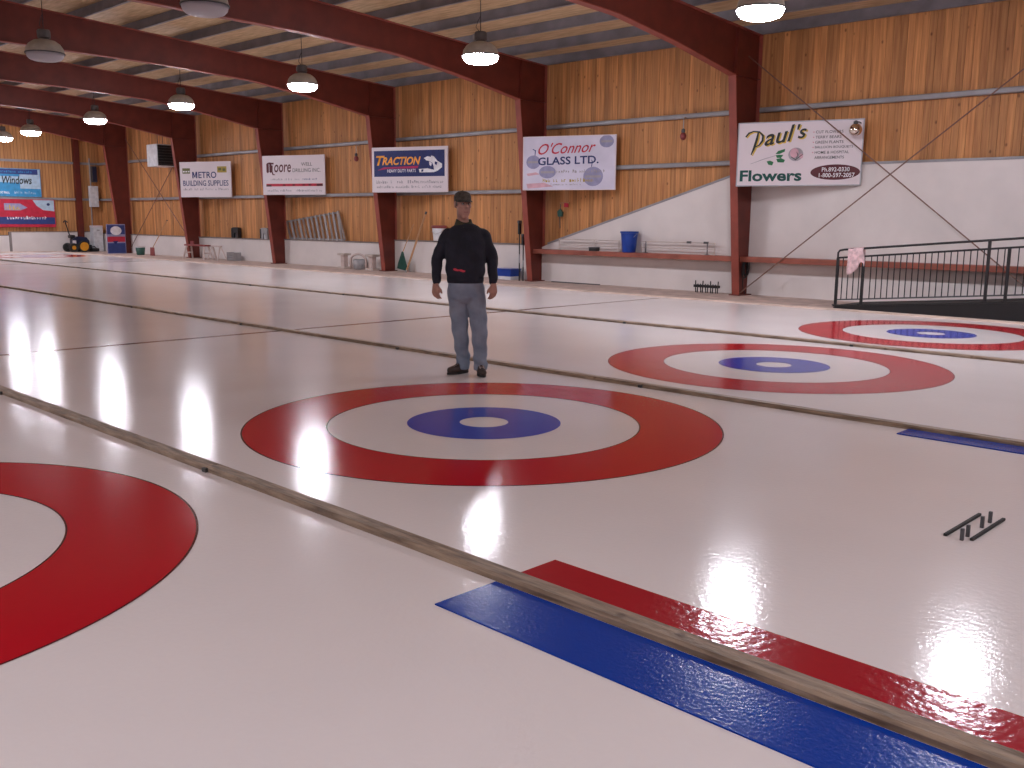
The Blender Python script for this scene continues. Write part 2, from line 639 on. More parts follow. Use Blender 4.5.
# ceiling ------------------------------------------------------------
PH = 0.23
deck = MB()
for sy in (-1, 1):
    e = (sy * (Y_WALL + 0.2), roof_z(Y_WALL + 0.2) + PH)
    deck.prism_x([e, (0, roof_z(0) + PH), (0, roof_z(0) + PH + 0.06), (e[0], e[1] + 0.06)], X_BACK, X_FAR + 0.2)
ceiling = structure(deck.build('ceiling', 'deck'))
for sy in (-1, 1):
    for k in range(11):
        yy = 13.97 - 1.33 * k
        if k == 0:
            yy = 13.90
        z = roof_z(yy)
        y0 = sy * yy
        s2 = -sy
        prof = [(y0, z + 0.002), (y0 + s2 * 0.065, z + 0.004), (y0 + s2 * 0.065, z + 0.022), (y0 + s2 * 0.014, z + 0.02),
                (y0 + s2 * 0.014, z + PH), (y0, z + PH)]
        MB().prism_x(prof, X_BACK, X_FAR + 0.1).build('purlin', 'purlin', ceiling)

# walls --------------------------------------------------------------
TOP = roof_z(Y_WALL) + PH
wall_right = structure(MB().box(X_BACK, X_FAR + 0.2, -Y_WALL - 0.16, -Y_WALL - 0.02, -0.05, TOP).build('wall_right', 'gap'))
plank_me = MB().box(-0.0665, 0.0665, -0.010, 0.010, 0.0, TOP - 0.01).mesh('plank')
plank_me.materials.append(M['plank'])
n_plank = 300
for k in range(n_plank):
    px = X_FAR - 0.07 - k * 0.1385
    o = bpy.data.objects.new('plank', plank_me)
    COL.objects.link(o)
    o.parent = wall_right
    o.location = (px, -Y_WALL - 0.009 + random.uniform(-0.004, 0.004), 0.0)
last_x = X_FAR - 0.07 - n_plank * 0.1385
q = MB()
while last_x > X_BACK + 0.1:
    q.box(last_x - 0.0665, last_x + 0.0665, -Y_WALL - 0.019, -Y_WALL + 0.001, 0, TOP - 0.01)
    last_x -= 0.1385
if q.v:
    q.build('plank', 'plank', wall_right)['kind'] = 'stuff'


def girt(xa, xb, z, parent=wall_right):
    """C-shaped steel rail with its web to the room"""
    prof = [(-14.035, z - 0.05), (-13.905, z - 0.05), (-13.895, z - 0.03), (-13.895, z + 0.03), (-13.905, z + 0.05), (-14.035, z + 0.05),
            (-14.035, z + 0.042), (-13.912, z + 0.04), (-13.912, z - 0.04), (-14.035, z - 0.042)]
    return MB().prism_x(prof, xa, xb).build('girt', 'girt', parent)


BX = FRAME_X
for i in range(len(BX) - 1):
    xa, xb = BX[i] + 0.01, BX[i + 1] - 0.01
    girt(xa, xb, 3.95)
    if i == 2:
        girt(xa, xb, 2.86)
    elif i > 2:
        girt(xa, xb, 2.33)
girt(BX[-1] + 0.01, X_FAR, 3.95)
girt(BX[-1] + 0.01, X_FAR, 2.33)
# white lower panels, one per bay
WY0, WY1 = -14.03, -13.87
for i in range(len(BX)):
    xa = BX[i] + 0.008
    xb = (BX[i + 1] - 0.008) if i + 1 < len(BX) else X_FAR - 0.02
    if i <= 1:
        MB().box(xa, xb, WY0, WY1, -0.03, 2.72).build('lower_panel', 'white_wall', wall_right)
        MB().box(xa, xb, WY0, WY1 + 0.02, 2.72, 2.77).build('cap_strip', 'girt', wall_right)
    elif i == 2:
        poly = [(xa, -0.03), (xb, -0.03), (xb, 0.86), (11.95, 0.94), (xa, 2.70)]
        MB().prism_y(poly, WY0, WY1).build('lower_panel', 'white_wall', wall_right)
        MB().beam((xa, -13.94, 2.72), (11.95, -13.94, 0.96), 0.18, 0.045).build('cap_strip', 'girt', wall_right)
    else:
        h = {3: 0.90, 4: 0.80}.get(i, 0.77)
        MB().box(xa, xb, WY0, WY1, -0.03, h).build('lower_panel', 'white_wall', wall_right)
        MB().box(xa, xb, WY0, WY1 + 0.03, h, h + 0.035).build('cap_strip', 'cap', wall_right)
# shelf board (red) along the two near bays
for i in (1, 2):
    MB().box(BX[i] + 0.008, BX[i + 1] - 0.008, -13.868, -13.52, 0.70, 0.815).build('shelf_board', 'ledge', wall_right, bevel=0.008)
# cross bracing
for a, b, dy in (((5.93, -0.01), (-0.25, 4.81), -13.49), ((5.93, 5.02), (-0.25, 0.18), -13.46)):
    MB().tube([(a[0], dy, a[1]), (b[0], dy, b[1])], 0.013, 6).build('brace_rod', 'rod', wall_right)
for a, b in (((36.95, 0.2), (30.95, 4.9)), ((36.95, 4.9), (30.95, 0.2))):
    dy = -13.80 if a[1] < 1 else -13.835
    MB().tube([(a[0], dy, a[1]), (b[0], dy, b[1])], 0.016, 6).build('brace_rod', 'rod', wall_right)

# far end wall
wall_far = structure(MB().prism_x([(-Y_WALL - 0.2, -0.05), (Y_WALL + 0.2, -0.05), (Y_WALL + 0.2, TOP), (0, roof_z(0) + PH), (-Y_WALL - 0.2, TOP)],
                                  X_FAR, X_FAR + 0.16).build('wall_far', 'farwood'))
for z in (2.33, 3.95):
    MB().box(X_FAR - 0.09, X_FAR, -13.85, 13.85, z - 0.05, z + 0.05).build('girt', 'girt', wall_far)
for yy in (-12.95, -6.6, 0, 6.6, 12.95):
    MB().box(X_FAR - 0.24, X_FAR, yy - 0.12, yy + 0.12, -0.03, roof_z(yy) + 0.0).build('wall_post', 'steel', wall_far)
ys = [-13.85, -13.08, -12.82, -9.92, -6.74]
for a, b, h in ((-13.84, -13.09, 0.85), (-12.81, -9.95, 0.85), (-9.85, -6.74, 0.70), (-6.46, -0.14, 0.85), (0.14, 6.46, 0.85), (6.74, 12.8, 0.85)):
    MB().box(X_FAR - 0.10, X_FAR, a, b, -0.03, h).build('lower_panel', 'white_wall', wall_far)
    MB().box(X_FAR - 0.12, X_FAR, a, b, h, h + 0.03).build('cap_strip', 'cap', wall_far)
MB().box(X_FAR - 0.13, X_FAR, -9.95, -9.85, -0.03, 0.87).build('panel_post', 'cap', wall_far)

# left and back walls (out of frame, they close the hall)
wall_left = structure(MB().box(X_BACK, X_FAR + 0.2, Y_WALL, Y_WALL + 0.16, -0.05, TOP).build('wall_left', 'leftwood'))
MB().box(X_BACK, X_FAR, Y_WALL - 0.12, Y_WALL, -0.03, 1.2).build('lower_panel', 'white_wall', wall_left)
wall_back = structure(MB().prism_x([(-Y_WALL - 0.2, -0.05), (Y_WALL + 0.2, -0.05), (Y_WALL + 0.2, TOP), (0, roof_z(0) + PH), (-Y_WALL - 0.2, TOP)],
                                   X_BACK - 0.16, X_BACK).build('wall_back', 'farwood'))
MB().box(X_BACK, X_BACK + 0.12, -13.85, 13.85, -0.03, 2.4).build('lower_panel', 'white_wall', wall_back)

# ================================================================== PORTAL FRAMES
# inner edge of the column then of the rafter, (y, z) for the right half
COL_IN = [(-13.43, -0.03), (-12.90, 4.58)]
RAF_IN = [(-12.90, 4.58), (-10.80, 4.95), (-9.0, 5.19), (-6.5, 5.31), (-2.8, 5.38), (0, 5.41)]
FLW = 0.18


def plate_strip(mb, pts, x, w, t):
    for a, b in zip(pts[:-1], pts[1:]):
        mb.beam((x, a[0], a[1]), (x, b[0], b[1]), w, t, up=(0, -(b[1] - a[1]), (b[0] - a[0])))


frame_labels = ['red steel portal frame nearest the back wall of the rink',
                'red steel portal frame rising behind the black ramp railing',
                'red steel portal frame whose column carries the flower shop sign',
                'red steel portal frame whose column carries the glass company sign',
                'red steel portal frame whose column carries the navy truck parts sign',
                'red steel portal frame whose column carries the red-lettered well drilling sign',
                'red steel portal frame whose column carries the building supplies sign',
                'red steel portal frame with a sponsor board leaning on its column']


def portal(x):
    t = thing('portal_frame', '', 'steel frame', (x, 0, 0), 0, 'portal frames along the hall')
    for sy in (1, -1):                                   # sy 1 = right half (negative y)
        fl = lambda pts: [(sy * a, b) for a, b in pts]
        knee_top = roof_z(13.9)
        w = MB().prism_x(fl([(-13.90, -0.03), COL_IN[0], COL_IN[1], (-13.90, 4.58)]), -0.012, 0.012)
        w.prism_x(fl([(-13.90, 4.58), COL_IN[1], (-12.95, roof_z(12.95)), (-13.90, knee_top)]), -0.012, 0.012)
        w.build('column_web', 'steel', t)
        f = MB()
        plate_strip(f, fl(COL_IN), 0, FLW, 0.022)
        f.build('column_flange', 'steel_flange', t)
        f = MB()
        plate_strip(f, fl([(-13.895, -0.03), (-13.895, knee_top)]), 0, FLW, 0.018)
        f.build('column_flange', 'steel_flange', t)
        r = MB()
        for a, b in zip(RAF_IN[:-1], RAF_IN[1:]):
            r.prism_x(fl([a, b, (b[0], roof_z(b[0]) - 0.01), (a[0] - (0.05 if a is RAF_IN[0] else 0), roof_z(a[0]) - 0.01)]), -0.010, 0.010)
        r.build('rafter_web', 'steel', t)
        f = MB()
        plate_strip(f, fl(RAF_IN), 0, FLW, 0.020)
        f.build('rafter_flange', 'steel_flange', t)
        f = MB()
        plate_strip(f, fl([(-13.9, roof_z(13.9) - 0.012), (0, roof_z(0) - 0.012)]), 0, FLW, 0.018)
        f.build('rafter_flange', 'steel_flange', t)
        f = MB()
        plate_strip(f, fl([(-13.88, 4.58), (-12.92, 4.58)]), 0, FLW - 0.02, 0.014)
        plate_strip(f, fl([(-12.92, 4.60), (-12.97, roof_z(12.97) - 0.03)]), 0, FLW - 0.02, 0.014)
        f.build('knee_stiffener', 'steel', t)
        f = MB().box(-0.13, 0.13, *sorted((sy * -13.93, sy * -13.36)), -0.03, -0.008)
        f.build('base_plate', 'steel', t)
    return t


frame0 = portal(FRAME_X[0])
frame0['label'] = frame_labels[0]
for i in range(1, 8):
    copy_thing(frame0, (FRAME_X[i], 0, 0), label=frame_labels[i])


# ================================================================== LAMPS
def make_lamp(lit):
    if lit:
        t = thing('dome_lamp', 'lit white dome lamp hanging on a cord below the rafters', 'lamp', group='lit dome lamps')
    else:
        t = thing('dome_lamp', 'unlit dome lamp with grey shade hanging on a cord below the rafters', 'lamp', group='unlit dome lamps')
    # origin at the underside of the lens
    MB().lathe([(0.22, 0.075), (0.285, 0.098), (0.325, 0.14), (0.345, 0.205)], 28).build('lens', 'lens_on' if lit else 'lens_off', t, smooth=True)
    MB().lathe([(0.360, 0.200), (0.360, 0.225), (0.340, 0.226), (0.340, 0.206)], 28, caps=False).build('rim', 'dark_grey', t)
    MB().lathe([(0.350, 0.225), (0.335, 0.31), (0.28, 0.39), (0.20, 0.445), (0.09, 0.475)], 28, caps=False).build('dome', 'lamp_dome', t, smooth=True)
    MB().lathe([(0.095, 0.435), (0.095, 0.49), (0.12, 0.505), (0.12, 0.63), (0.10, 0.655), (0.03, 0.66)], 16).build('ballast', 'ballast', t)
    MB().box(0.08, 0.17, -0.05, 0.05, 0.53, 0.63).build('junction_box', 'grey', t)
    return t


def hang(t, x, y, z):
    top = roof_z(y) + PH + 0.01
    h = top - z
    MB().tube([(0, 0, 0.65), (0.004, 0, h * 0.8), (0, 0, h)], 0.008, 6).build('cord', 'black', t)
    MB().tube([(0.02, 0, 0.65), (0.10, 0.03, 0.75), (0.05, 0.02, 0.86), (0.0, 0, 0.95)], 0.006, 5).build('cable', 'black', t)


LZ = 4.46
row1 = [(-1.05, -8.2), (2.53, -8.1), (8.62, -8.2), (14.7, -8.2), (20.7, -8.2), (26.85, -8.35), (33.4, -8.65), (37.3, -8.95)]
fill_row = [(x, 8.2) for x in (-9.6, -3.6, 2.53, 8.62, 14.7, 20.7, 26.85, 33.4)]  # added lit row, out of view, put in to even out the illumination
fill_behind = [(x, y) for x in (-8.6,) for y in (-2.4, 2.4)]  # added lamps behind the camera, unseen, placed to brighten the foreground ice
row2 = [(x, -2.4) for x in (-3.6, 2.5, 8.5, 14.78, 20.9, 27.0, 33.1)]
row3 = [(x, 2.4) for x in (-3.6, 2.5, 8.5, 14.78, 20.9, 27.0, 33.1)]
lamp_on = make_lamp(True)
lamp_off = make_lamp(False)
hang(lamp_on, 0, 8.2, LZ)
hang(lamp_off, 0, 2.4, LZ)
for proto, spots in ((lamp_on, row1 + fill_row + fill_behind), (lamp_off, row2 + row3)):
    for i, (x, y) in enumerate(spots):
        if i == 0:
            proto.location = (x, y, LZ)
        else:
            copy_thing(proto, (x, y, LZ))

# ================================================================== DIVIDERS BETWEEN THE SHEETS
JX = [0.12 + 3.66 * k for k in range(0, 11)]
JX = [ICE_X0 + 0.05] + [x for x in JX if ICE_X0 + 0.3 < x < ICE_X1 - 0.3] + [ICE_X1 - 0.05]
div_labels = {6.722: 'frosted wooden divider rail beyond the foreground sheet',
              2.24: 'frosted wooden divider rail between the red and the blue strip',
              -2.24: 'frosted wooden divider rail just behind the standing man',
              -6.722: 'frosted wooden divider rail on the sheet side nearest the ramp'}
for yc, lab in div_labels.items():
    t = thing('divider_rail', lab, 'divider', (0, yc, 0), 0, 'divider rails between sheets')
    for a, b in zip(JX[:-1], JX[1:]):
        prof = [(-0.052, 0.0), (0.052, 0.0), (0.052, 0.022), (0.040, 0.034), (-0.040, 0.034), (-0.052, 0.022)]
        d = random.uniform(-0.003, 0.003)
        m = MB().prism_x([(p + d, z) for p, z in prof], a + 0.004, b - 0.004)
        m.build('board', 'divider', t)
    for a in JX[1:-1]:
        MB().box(a - 0.022, a + 0.022, 0.048, 0.068, 0.0, 0.026).build('joint_bracket', 'bracket', t)

# coloured strips beside the rails behind the houses
S0, S1 = ICE_X0 + 0.02, -2.46
tag(MB().box(S0, S1, 2.30, 2.655, -0.001, 0.006).build('edge_strip', 'mat_blue', bevel=0.002),
    'glossy blue strip lying beside the foreground divider rail', 'strip')
tag(MB().box(S0, S1 + 0.0, 1.912, 2.18, -0.001, 0.006).build('edge_strip', 'mat_red', bevel=0.002),
    'glossy red strip lying along the foreground divider rail', 'strip')
tag(MB().box(S0, S1 + 0.02, -2.180, -1.955, -0.001, 0.008).build('edge_strip', 'mat_blue', bevel=0.002),
    'narrow blue strip lying along the far divider rail beside the second house', 'strip')

# hack (foothold) set in the ice
t = thing('curling_hack', 'small dark foothold frame of two bars and pegs set in the ice', 'foothold', (-3.667, -0.02, 0))
MB().box(0.052, 0.070, -0.25, 0.25, -0.001, 0.014).build('bar', 'rubber', t, bevel=0.003)
MB().box(-0.070, -0.052, -0.25, 0.23, -0.001, 0.014).build('bar', 'rubber', t, bevel=0.003)
for yy in (0.255, 0.175, -0.03, -0.15):
    m = MB().box(-0.032, -0.014, yy - 0.009, yy + 0.009, -0.001, 0.062)
    m.build('peg', 'dark_grey', t, bevel=0.003)


# ================================================================== SIGNS
def text_mesh(s, shear=0.0, offset=0.0):
    cu = bpy.data.curves.new('lettering', 'FONT')
    cu.body = s
    cu.size = 1.0
    cu.shear = shear
    cu.offset = offset
    cu.resolution_u = 3
    o = bpy.data.objects.new('lettering', cu)
    COL.objects.link(o)
    bpy.context.view_layer.update()
    me = bpy.data.meshes.new_from_object(o.evaluated_get(bpy.context.evaluated_depsgraph_get()))
    bpy.data.objects.remove(o)
    bpy.data.curves.remove(cu)
    return me


def letter(parent, s, u0, v0, w, h, mat, d=0.004, shear=0.0, offset=0.0, slope=0.0, name='lettering'):
    """writing fitted into a box on the face of a board: u right, v up, d out of the face"""
    me = text_mesh(s, shear, offset)
    xs = [v.co.x for v in me.vertices]
    ys = [v.co.y for v in me.vertices]
    x0, x1, y0, y1 = min(xs), max(xs), min(ys), max(ys)
    for v in me.vertices:
        fx = (v.co.x - x0) / max(1e-6, x1 - x0)
        fy = (v.co.y - y0) / max(1e-6, y1 - y0)
        v.co = (u0 + fx * w, -d, v0 + fy * h + slope * fx)
    me.update()
    return link(name, me, mat, parent)


def flat(parent, polys, mat, d=0.003, name='emblem'):
    m = MB()
    for poly in polys:
        n = len(m.v)
        m.v += [(u, -d, v) for u, v in poly]
        m.f.append(tuple(range(n, n + len(poly))))
    return m.build(name, mat, parent)


def rect(u0, v0, u1, v1):
    return [(u0, v0), (u1, v0), (u1, v1), (u0, v1)]


def block_m(u0, v0, w, h, k=0.24):
    """capital M in four bold strokes"""
    t = w * k
    return [rect(u0, v0, u0 + t, v0 + h), rect(u0 + w - t, v0, u0 + w, v0 + h),
            [(u0 + t * 0.4, v0 + h), (u0 + t * 1.2, v0 + h), (u0 + w / 2 + t * 0.35, v0 + h * 0.12), (u0 + w / 2 - t * 0.35, v0 + h * 0.12)],
            [(u0 + w - t * 1.2, v0 + h), (u0 + w - t * 0.4, v0 + h), (u0 + w / 2 + t * 0.35, v0 + h * 0.12), (u0 + w / 2 - t * 0.35, v0 + h * 0.12)]]


def oval(cu, cv, ru, rv, n=24):
    return [(cu + ru * math.cos(2 * math.pi * k / n), cv + rv * math.sin(2 * math.pi * k / n)) for k in range(n)]


def stroke(pts, ws):
    """brush stroke: quads along a polyline with a width per point"""
    out = []
    P = [Vector(q) for q in pts]
    L, Rr = [], []
    for i, q in enumerate(P):
        d = (P[min(i + 1, len(P) - 1)] - P[max(i - 1, 0)]).normalized()
        nrm = Vector((-d.y, d.x)) * ws[i] / 2
        L.append(tuple(q + nrm))
        Rr.append(tuple(q - nrm))
    for i in range(len(P) - 1):
        out.append([L[i], L[i + 1], Rr[i + 1], Rr[i]])
    return out


def tiny_print(parent, u0, v0, w, h, words, mat, seed, name='small_print'):
    """lines of print too small to read in the photograph: short upright marks grouped in words"""
    rnd = random.Random(seed)
    polys = []
    n = max(8, int(w / (h * 0.75)))
    breaks = set(rnd.sample(range(2, n - 1), min(words - 1, n - 4))) if words > 1 else set()
    cw = w / n
    for i in range(n):
        if i in breaks:
            continue
        x = u0 + i * cw
        hh = h * rnd.choice((0.7, 0.7, 1.0))
        polys.append(rect(x + cw * 0.1, v0, x + cw * 0.3, v0 + hh))
        polys.append(rect(x + cw * 0.3, v0 + hh * rnd.choice((0.0, 0.4, 0.75)), x + cw * 0.65, v0 + hh * 0.25 + hh * rnd.choice((0.0, 0.4, 0.75))))
        if rnd.random() < 0.6:
            polys.append(rect(x + cw * 0.65, v0, x + cw * 0.82, v0 + hh * 0.8))
    o = flat(parent, polys, mat, 0.004, name)
    o['kind'] = 'stuff'
    return o


def sign(label, left, right, z0, z1, face, edge='frame_grey', cat='sign', group=None, name='advertising_sign'):
    lx, ly = left
    rx, ry = right
    L = math.hypot(rx - lx, ry - ly)
    t = thing(name, label, cat, (lx, ly, z0), math.atan2(ry - ly, rx - lx), group)
    H = z1 - z0
    MB().box(0, L, 0.0, 0.025, 0, H).build('board', face, t)
    m = MB()
    e = 0.022
    m.box(-0.008, L + 0.008, -0.006, 0.032, -0.008, e * 0.6)
    m.box(-0.008, L + 0.008, -0.006, 0.032, H - e * 0.6, H + 0.008)
    m.box(-0.008, e * 0.6, -0.006, 0.032, e * 0.6, H - e * 0.6)
    m.box(L - e * 0.6, L + 0.008, -0.006, 0.032, e * 0.6, H - e * 0.6)
    m.build('frame', edge, t)
    return t, L, H


Z0, Z1 = 2.335, 3.645
SG = 'advertising signs along the side wall'
# --- flower shop
t, L, H = sign('white flower shop sign with black script, green lettering and a rose', (5.835, -13.055), (3.45, -13.80), Z0 - 0.02, Z1 - 0.04, 'sign_white', group=SG)
fu = lambda cx: (cx - 115) / 800 * L
fv = lambda cy: (555 - cy) / 420 * H
swoosh = [(165, 228), (185, 203), (215, 192), (255, 196), (280, 222), (278, 255), (255, 285), (225, 298)]
stem = [(248, 200), (240, 245), (225, 300), (206, 348)]
for mat, dx, dy, dd in (('ink_yellow', 9, 6, 0.003), ('ink_black', 0, 0, 0.0045)):
    ps = stroke([(fu(a + dx), fv(b + dy)) for a, b in swoosh], [0.03, 0.035, 0.025, 0.03, 0.045, 0.045, 0.03, 0.015])
    ps += stroke([(fu(a + dx), fv(b + dy)) for a, b in stem], [0.035, 0.05, 0.05, 0.02])
    flat(t, ps, mat, dd, 'script_initial')
    letter(t, 'aul', fu(292 + dx), fv(292 + dy), fu(485) - fu(292), fv(185) - fv(292) , mat, dd, shear=0.25, offset=0.012, slope=0.10)
    letter(t, "'s", fu(500 + dx), fv(250 + dy), fu(562) - fu(500), fv(155) - fv(250), mat, dd, shear=0.25, offset=0.012, slope=0.02)
flat(t, stroke([(fu(205), fv(408)), (fu(290), fv(378)), (fu(370), fv(355))], [0.008, 0.012, 0.012]), 'ink_grey', 0.003, 'rose_stem')
leaves = [[(368, 345), (385, 325), (430, 312), (428, 330), (395, 345)], [(370, 352), (395, 350), (420, 352), (405, 372), (378, 370)],
          [(375, 378), (405, 372), (432, 385), (425, 402), (385, 400)], [(312, 392), (335, 388), (358, 398), (350, 420), (325, 415)]]
flat(t, [[(fu(a), fv(b)) for a, b in l] for l in leaves], 'ink_leaf', 0.004, 'rose_leaf')
flat(t, [oval(fu(500), fv(350), 0.15, 0.135)], 'ink_grey', 0.003, 'rose_petals')
flat(t, [oval(fu(490), fv(340), 0.085, 0.095), oval(fu(535), fv(362), 0.04, 0.05)], 'ink_pink', 0.004, 'rose_bloom')
flat(t, stroke([(fu(470), fv(365)), (fu(500), fv(385)), (fu(545), fv(350))], [0.012, 0.02, 0.012]) +
     stroke([(fu(505), fv(335)), (fu(515), fv(355)), (fu(505), fv(372))], [0.012, 0.016, 0.012]), 'ink_black', 0.005, 'rose_outline')
letter(t, 'Flowers', fu(137), fv(525), fu(545) - fu(137), fv(450) - fv(525), 'ink_green', offset=0.03)
for i, line in enumerate(['CUT FLOWERS', 'TERRY BEARS', 'GREEN PLANTS', 'BALLOON BOUQUETS', 'HOME & HOSPITAL', 'ARRANGEMENTS']):
    wid = [172, 162, 176, 236, 214, 185][i]
    letter(t, line, fu(620), fv(218 + 33 * i), wid / 800 * L, 18 / 420 * H, 'ink_black', offset=0.004)
    if i < 5:
        flat(t, [oval(fu(608), fv(209 + 33 * i), 0.010, 0.010, 8)], 'ink_red', 0.004, 'bullet')
flat(t, [oval(fu(755), fv(470), 155 / 800 * L, 50 / 420 * H, 32)], 'ink_maroon', 0.003, 'phone_oval')
letter(t, 'Ph.892-0330', fu(672), fv(466), fu(845) - fu(672), 28 / 420 * H, 'ink_white', offset=0.012)
letter(t, '1-800-597-2057', fu(655), fv(503), fu(878) - fu(655), 28 / 420 * H, 'ink_white', offset=0.012)

# --- glass company
t, L, H = sign('pale lavender glass company sign with red script and navy lettering', (12.0, -12.95), (9.69, -13.80), Z0 - 0.01, Z1 - 0.01, 'sign_pale', edge='sign_white', group=SG)
fu = lambda cx: (cx - 175) / 665 * L
fv = lambda cy: (515 - cy) / 390 * H
for cx, cy, ru, rv in ((775, 170, 50, 44), (250, 310, 52, 50), (355, 385, 62, 46), (685, 420, 70, 70)):
    flat(t, [oval(fu(cx), fv(cy), ru / 665 * L, rv / 390 * H)], 'ink_lav', 0.002, 'glass_globe')
    flat(t, [rect(fu(cx - ru * 0.8), fv(cy + 8), fu(cx + ru * 0.8), fv(cy - 8))], 'ink_grey', 0.0025, 'globe_band')
flat(t, stroke([(fu(245), fv(215)), (fu(265), fv(225)), (fu(262), fv(262))], [0.02, 0.03, 0.02]), 'ink_blue', 0.003, 'globe_hook')
flat(t, stroke([(fu(672), fv(350)), (fu(678), fv(315)), (fu(672), fv(300))], [0.02, 0.025, 0.015]), 'ink_blue', 0.003, 'globe_hook')
flat(t, [[(fu(200), fv(470)), (fu(330), fv(462)), (fu(400), fv(490)), (fu(210), fv(505))], [(fu(200), fv(395)), (fu(270), fv(385)), (fu(300), fv(400)), (fu(210), fv(412))]],
     'ink_pink', 0.002, 'pink_wash')
letter(t, "O'Connor", fu(285), fv(258), fu(700) - fu(285), 82 / 390 * H, 'ink_red', shear=0.45, offset=0.008, slope=0.05)
letter(t, 'GLASS LTD.', fu(285), fv(335), fu(722) - fu(285), 58 / 390 * H, 'ink_navy', offset=0.02, slope=0.03)
tiny_print(t, fu(420), fv(392), fu(770) - fu(420), 24 / 390 * H, 3, 'ink_grey', 3)
tiny_print(t, fu(320), fv(458), fu(690) - fu(320), 28 / 390 * H, 4, 'ink_gold', 4)
tiny_print(t, fu(380), fv(482), fu(600) - fu(380), 14 / 390 * H, 4, 'ink_grey', 5)

# --- truck parts
t, L, H = sign('navy and white truck parts sign with orange lettering and a white emblem', (18.26, -12.95), (15.83, -13.80), Z0 + 0.02, Z1, 'sign_white', edge='sign_white', group=SG)
fu = lambda cx: (cx - 130) / 770 * L
fv = lambda cy: (645 - cy) / 460 * H
flat(t, [rect(fu(150), fv(485), fu(870), fv(218))], 'ink_navy', 0.003, 'navy_field')
letter(t, 'T', fu(172), fv(368), fu(262) - fu(172), 100 / 460 * H, 'ink_orange', 0.005, shear=0.3, offset=0.03)
letter(t, 'RACTION', fu(235), fv(366), fu(632) - fu(235), 84 / 460 * H, 'ink_orange', 0.005, shear=0.3, offset=0.03)
flat(t, [[(fu(185), fv(420)), (fu(250), fv(388)), (fu(610), fv(376)), (fu(600), fv(402)), (fu(290), fv(404))]], 'ink_magenta', 0.005, 'swoosh')
letter(t, 'HEAVY DUTY PARTS', fu(288), fv(442), fu(582) - fu(288), 34 / 460 * H, 'ink_white', 0.005, offset=0.012)
emb = [[(662, 300), (700, 282), (740, 290), (755, 330), (740, 345), (715, 330), (690, 325)], [(735, 275), (765, 285), (800, 330), (845, 360), (845, 395), (800, 430), (765, 420), (760, 380), (745, 340)],
       [(715, 335), (745, 350), (735, 385), (720, 370)], [(612, 410), (700, 405), (765, 420), (800, 432), (760, 445), (620, 445)]]
flat(t, [[(fu(a), fv(b)) for a, b in q] for q in emb], 'ink_white', 0.005, 'white_emblem')
flat(t, [[(fu(a), fv(b)) for a, b in [(775, 335), (800, 345), (790, 375), (772, 360)]], [(fu(a), fv(b)) for a, b in [(640, 415), (660, 415), (655, 438), (636, 438)]]], 'ink_navy', 0.006, 'emblem_shade')
tiny_print(t, fu(170), fv(556), fu(865) - fu(170), 34 / 460 * H, 6, 'ink_grey', 8)
tiny_print(t, fu(175), fv(604), fu(840) - fu(175), 28 / 460 * H, 5, 'ink_grey', 9)

# --- well drilling
t, L, H = sign('white well drilling sign with dark red old-style lettering and a red stripe', (24.38, -12.95), (21.95, -13.80), Z0 + 0.02, Z1, 'sign_white', edge='sign_white', group=SG)
fu = lambda cx: (cx - 110) / 775 * L
fv = lambda cy: (575 - cy) / 495 * H
flat(t, [[(fu(a), fv(b)) for a, b in q] for q in ([(158, 180), (176, 165), (190, 180), (190, 285), (172, 300), (158, 285)], [(196, 175), (212, 165), (226, 180), (222, 285), (208, 297), (196, 285)],
                                                  [(160, 185), (190, 160), (255, 168), (250, 190), (200, 182)])], 'ink_maroon', 0.004, 'initial_letter')
flat(t, stroke([(fu(232), fv(200)), (fu(228), fv(280)), (fu(240), fv(318)), (fu(268), fv(322))], [0.05, 0.06, 0.05, 0.02]), 'ink_maroon', 0.0045, 'letter_tail')
letter(t, 'oore', fu(258), fv(290), fu(470) - fu(258), 100 / 495 * H, 'ink_maroon', offset=0.012, shear=0.15)
letter(t, 'WELL', fu(600), fv(212), fu(735) - fu(600), 42 / 495 * H, 'ink_black', offset=-0.004)
letter(t, 'DRILLING INC.', fu(490), fv(290), fu(835) - fu(490), 46 / 495 * H, 'ink_black', offset=-0.004)
tiny_print(t, fu(210), fv(392), fu(575) - fu(210), 26 / 495 * H, 5, 'ink_grey', 12)
tiny_print(t, fu(612), fv(392), fu(795) - fu(612), 28 / 495 * H, 2, 'ink_blue', 13)
flat(t, [rect(fu(150), fv(470), fu(860), fv(436))], 'ink_red', 0.003, 'stripe')
flat(t, [rect(fu(150), fv(472), fu(218), fv(448)), rect(fu(785), fv(468), fu(860), fv(440))] +
     [[(fu(c - 28), fv(453)), (fu(c), fv(443)), (fu(c + 28), fv(453)), (fu(c), fv(465))] for c in (380, 500, 625, 700)], 'ink_maroon', 0.004, 'stripe_end')
tiny_print(t, fu(165), fv(538), fu(850) - fu(165), 30 / 495 * H, 6, 'ink_grey', 14)

